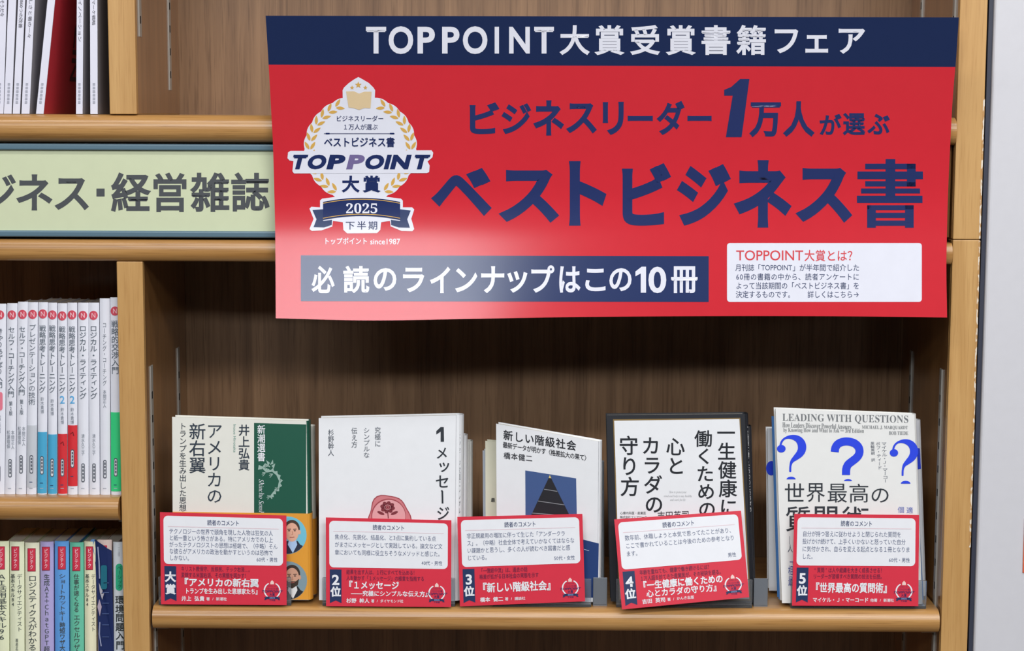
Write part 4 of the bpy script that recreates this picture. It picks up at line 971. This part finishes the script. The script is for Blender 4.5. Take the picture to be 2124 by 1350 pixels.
# ---- magazines in the upper left
G3 = 'thin white magazines leaning in the upper left bay'
MGW = mat('magazine_white', (222, 222, 236), .36); MGG = mat('magazine_grey', (150, 146, 150), .4); MGR = mat('magazine_red', (204, 52, 64), .3)  # grey of the right-hand covers has their shade put into the colour
def magazine(label, xt0, xt1, xb0, xb1, yb, coverm, text=None, Y=.004, big=None, tiny=True, fm=None):
    """Tall thin magazine; xt at row 0, xb at row yb."""
    a = unp(xb0, yb, Y); c = unp(xb1, yb, Y); t0 = unp(xt0, 0, Y); t1 = unp(xt1, 0, Y); z0 = ZU+.0003
    k = .285/(t0.z-a.z); depth = .19; lean = ((t0.x-a.x)+(t1.x-c.x))/2*k; wd = c.x-a.x; h = .285
    rt = thing('magazine', ((a.x+c.x)/2, Y+.1, z0), label, 'magazine', G3)
    def P(f, y, g): return Vector((a.x+wd*f+lean*g, y, z0+h*g))
    b = MB(); e = min(.12, .0005/wd)
    b.hexa([P(0, Y, 0), P(1, Y, 0), P(1, Y+.0008, 0), P(0, Y+.0008, 0)], [P(0, Y, 1), P(1, Y, 1), P(1, Y+.0008, 1), P(0, Y+.0008, 1)], MGW)
    b.hexa([P(0, Y+.0008, 0), P(e, Y+.0008, 0), P(e, Y+depth, 0), P(0, Y+depth, 0)], [P(0, Y+.0008, 1), P(e, Y+.0008, 1), P(e, Y+depth, 1), P(0, Y+depth, 1)], MGW)
    b.hexa([P(1-e, Y+.0008, 0), P(1, Y+.0008, 0), P(1, Y+depth, 0), P(1-e, Y+depth, 0)], [P(1-e, Y+.0008, 1), P(1, Y+.0008, 1), P(1, Y+depth, 1), P(1-e, Y+depth, 1)], coverm)
    K = Ink(b, Bent(lambda u, v: Y), base=0); g = ink(112, 112, 122)
    def cx(v): f = v/yb; return ((xt0+xt1)/2)*(1-f)+((xb0+xb1)/2)*f
    if text:
        for t, y0, y1, w_ in text:
            ln = (cx(y1)-cx(y0))/(y1-y0); n = 1
            K.tf = lambda x, y, y0=y0: (x+(cx(y)-cx(y0)), y)
            K.fit(t, cx(y0)-w_/2, y0, cx(y0)+w_/2, y1, g, .006, 2, rot=True); K.tf = lambda x, y: (x, y)
    if tiny:
        K.tf = lambda x, y: (x+(cx(y)-cx(172)), y)
        for q in range(6): K.rect(cx(172)-2.4, 172+q*7.5, cx(172)+2.4, 177+q*7.5, ink(168, 170, 184), 2)
        K.tf = lambda x, y: (x, y)
    if big:                              # lettering on the right-hand cover
        s0 = P(1, 0, 0); pn = Vector((1, 0, -lean/h)).normalized()
        class Side:
            def hit(s, x, y, off=0): return P(1, Y+x, y)+pn*off
        KS = Ink(b, Side(), base=1)
        for t, y0, y1, g0, g1, m_ in big: 
            Pq, F = glyph(t, .02, 3); a0 = min(p[0] for p in Pq); a1 = max(p[0] for p in Pq); b0 = min(p[1] for p in Pq); b1 = max(p[1] for p in Pq)
            b.add([Side().hit(y0+(p[1]-b0)/(b1-b0)*(y1-y0), g1-(p[0]-a0)/(a1-a0)*(g1-g0), .0003) for p in Pq], [f[::-1] for f in F], m_)
    b.build('cover', rt)
    pg = MB(); pg.hexa([P(e*1.1, Y+.001, .002), P(1-e*1.1, Y+.001, .002), P(1-e*1.1, Y+depth-.001, .002), P(e*1.1, Y+depth-.001, .002)], [P(e*1.1, Y+.001, .996), P(1-e*1.1, Y+.001, .996), P(1-e*1.1, Y+depth-.001, .996), P(e*1.1, Y+depth-.001, .996)], PAPER); pg.build('page_block', rt)
magazine('white magazine cut off at the left picture edge of the upper bay', -4, 13.5, -12, 7, 237, MGG, [('そうだ今', 0, 34, 9)])
magazine('plain white magazine, second from the left in the upper bay', 18, 33, 8, 24, 236, MGG)
magazine('white magazine with digits printed down its spine, third from the left in the upper bay', 36, 54, 26.5, 41, 237, MGG, [('860つの改善', 0, 58, 8)])
magazine('white magazine with black lettering, fourth from the left in the upper bay', 57, 71, 44.5, 61, 238, MGG, [('しさと著の一々', 0, 78, 7.5)])
magazine('white magazine with a red back cover in the upper bay', 97, 114, 74.5, 90, 229, MGR, None, big=[('ZIN', .085, .112, .11, .30, ink(70, 16, 26))])
magazine('white magazine right of the red cover in the upper bay', 160, 172, 157.5, 171, 231, MGG, [('イノベーション', 0, 86, 7)])
magazine('white magazine nearest the wooden divider in the upper bay', 187.5, 201, 187.5, 202.5, 236, MGG, [('マーケ戦略', 0, 52, 7)])

bpy.data.objects.remove(_to); bpy.data.curves.remove(_tc)
bpy.context.view_layer.update()
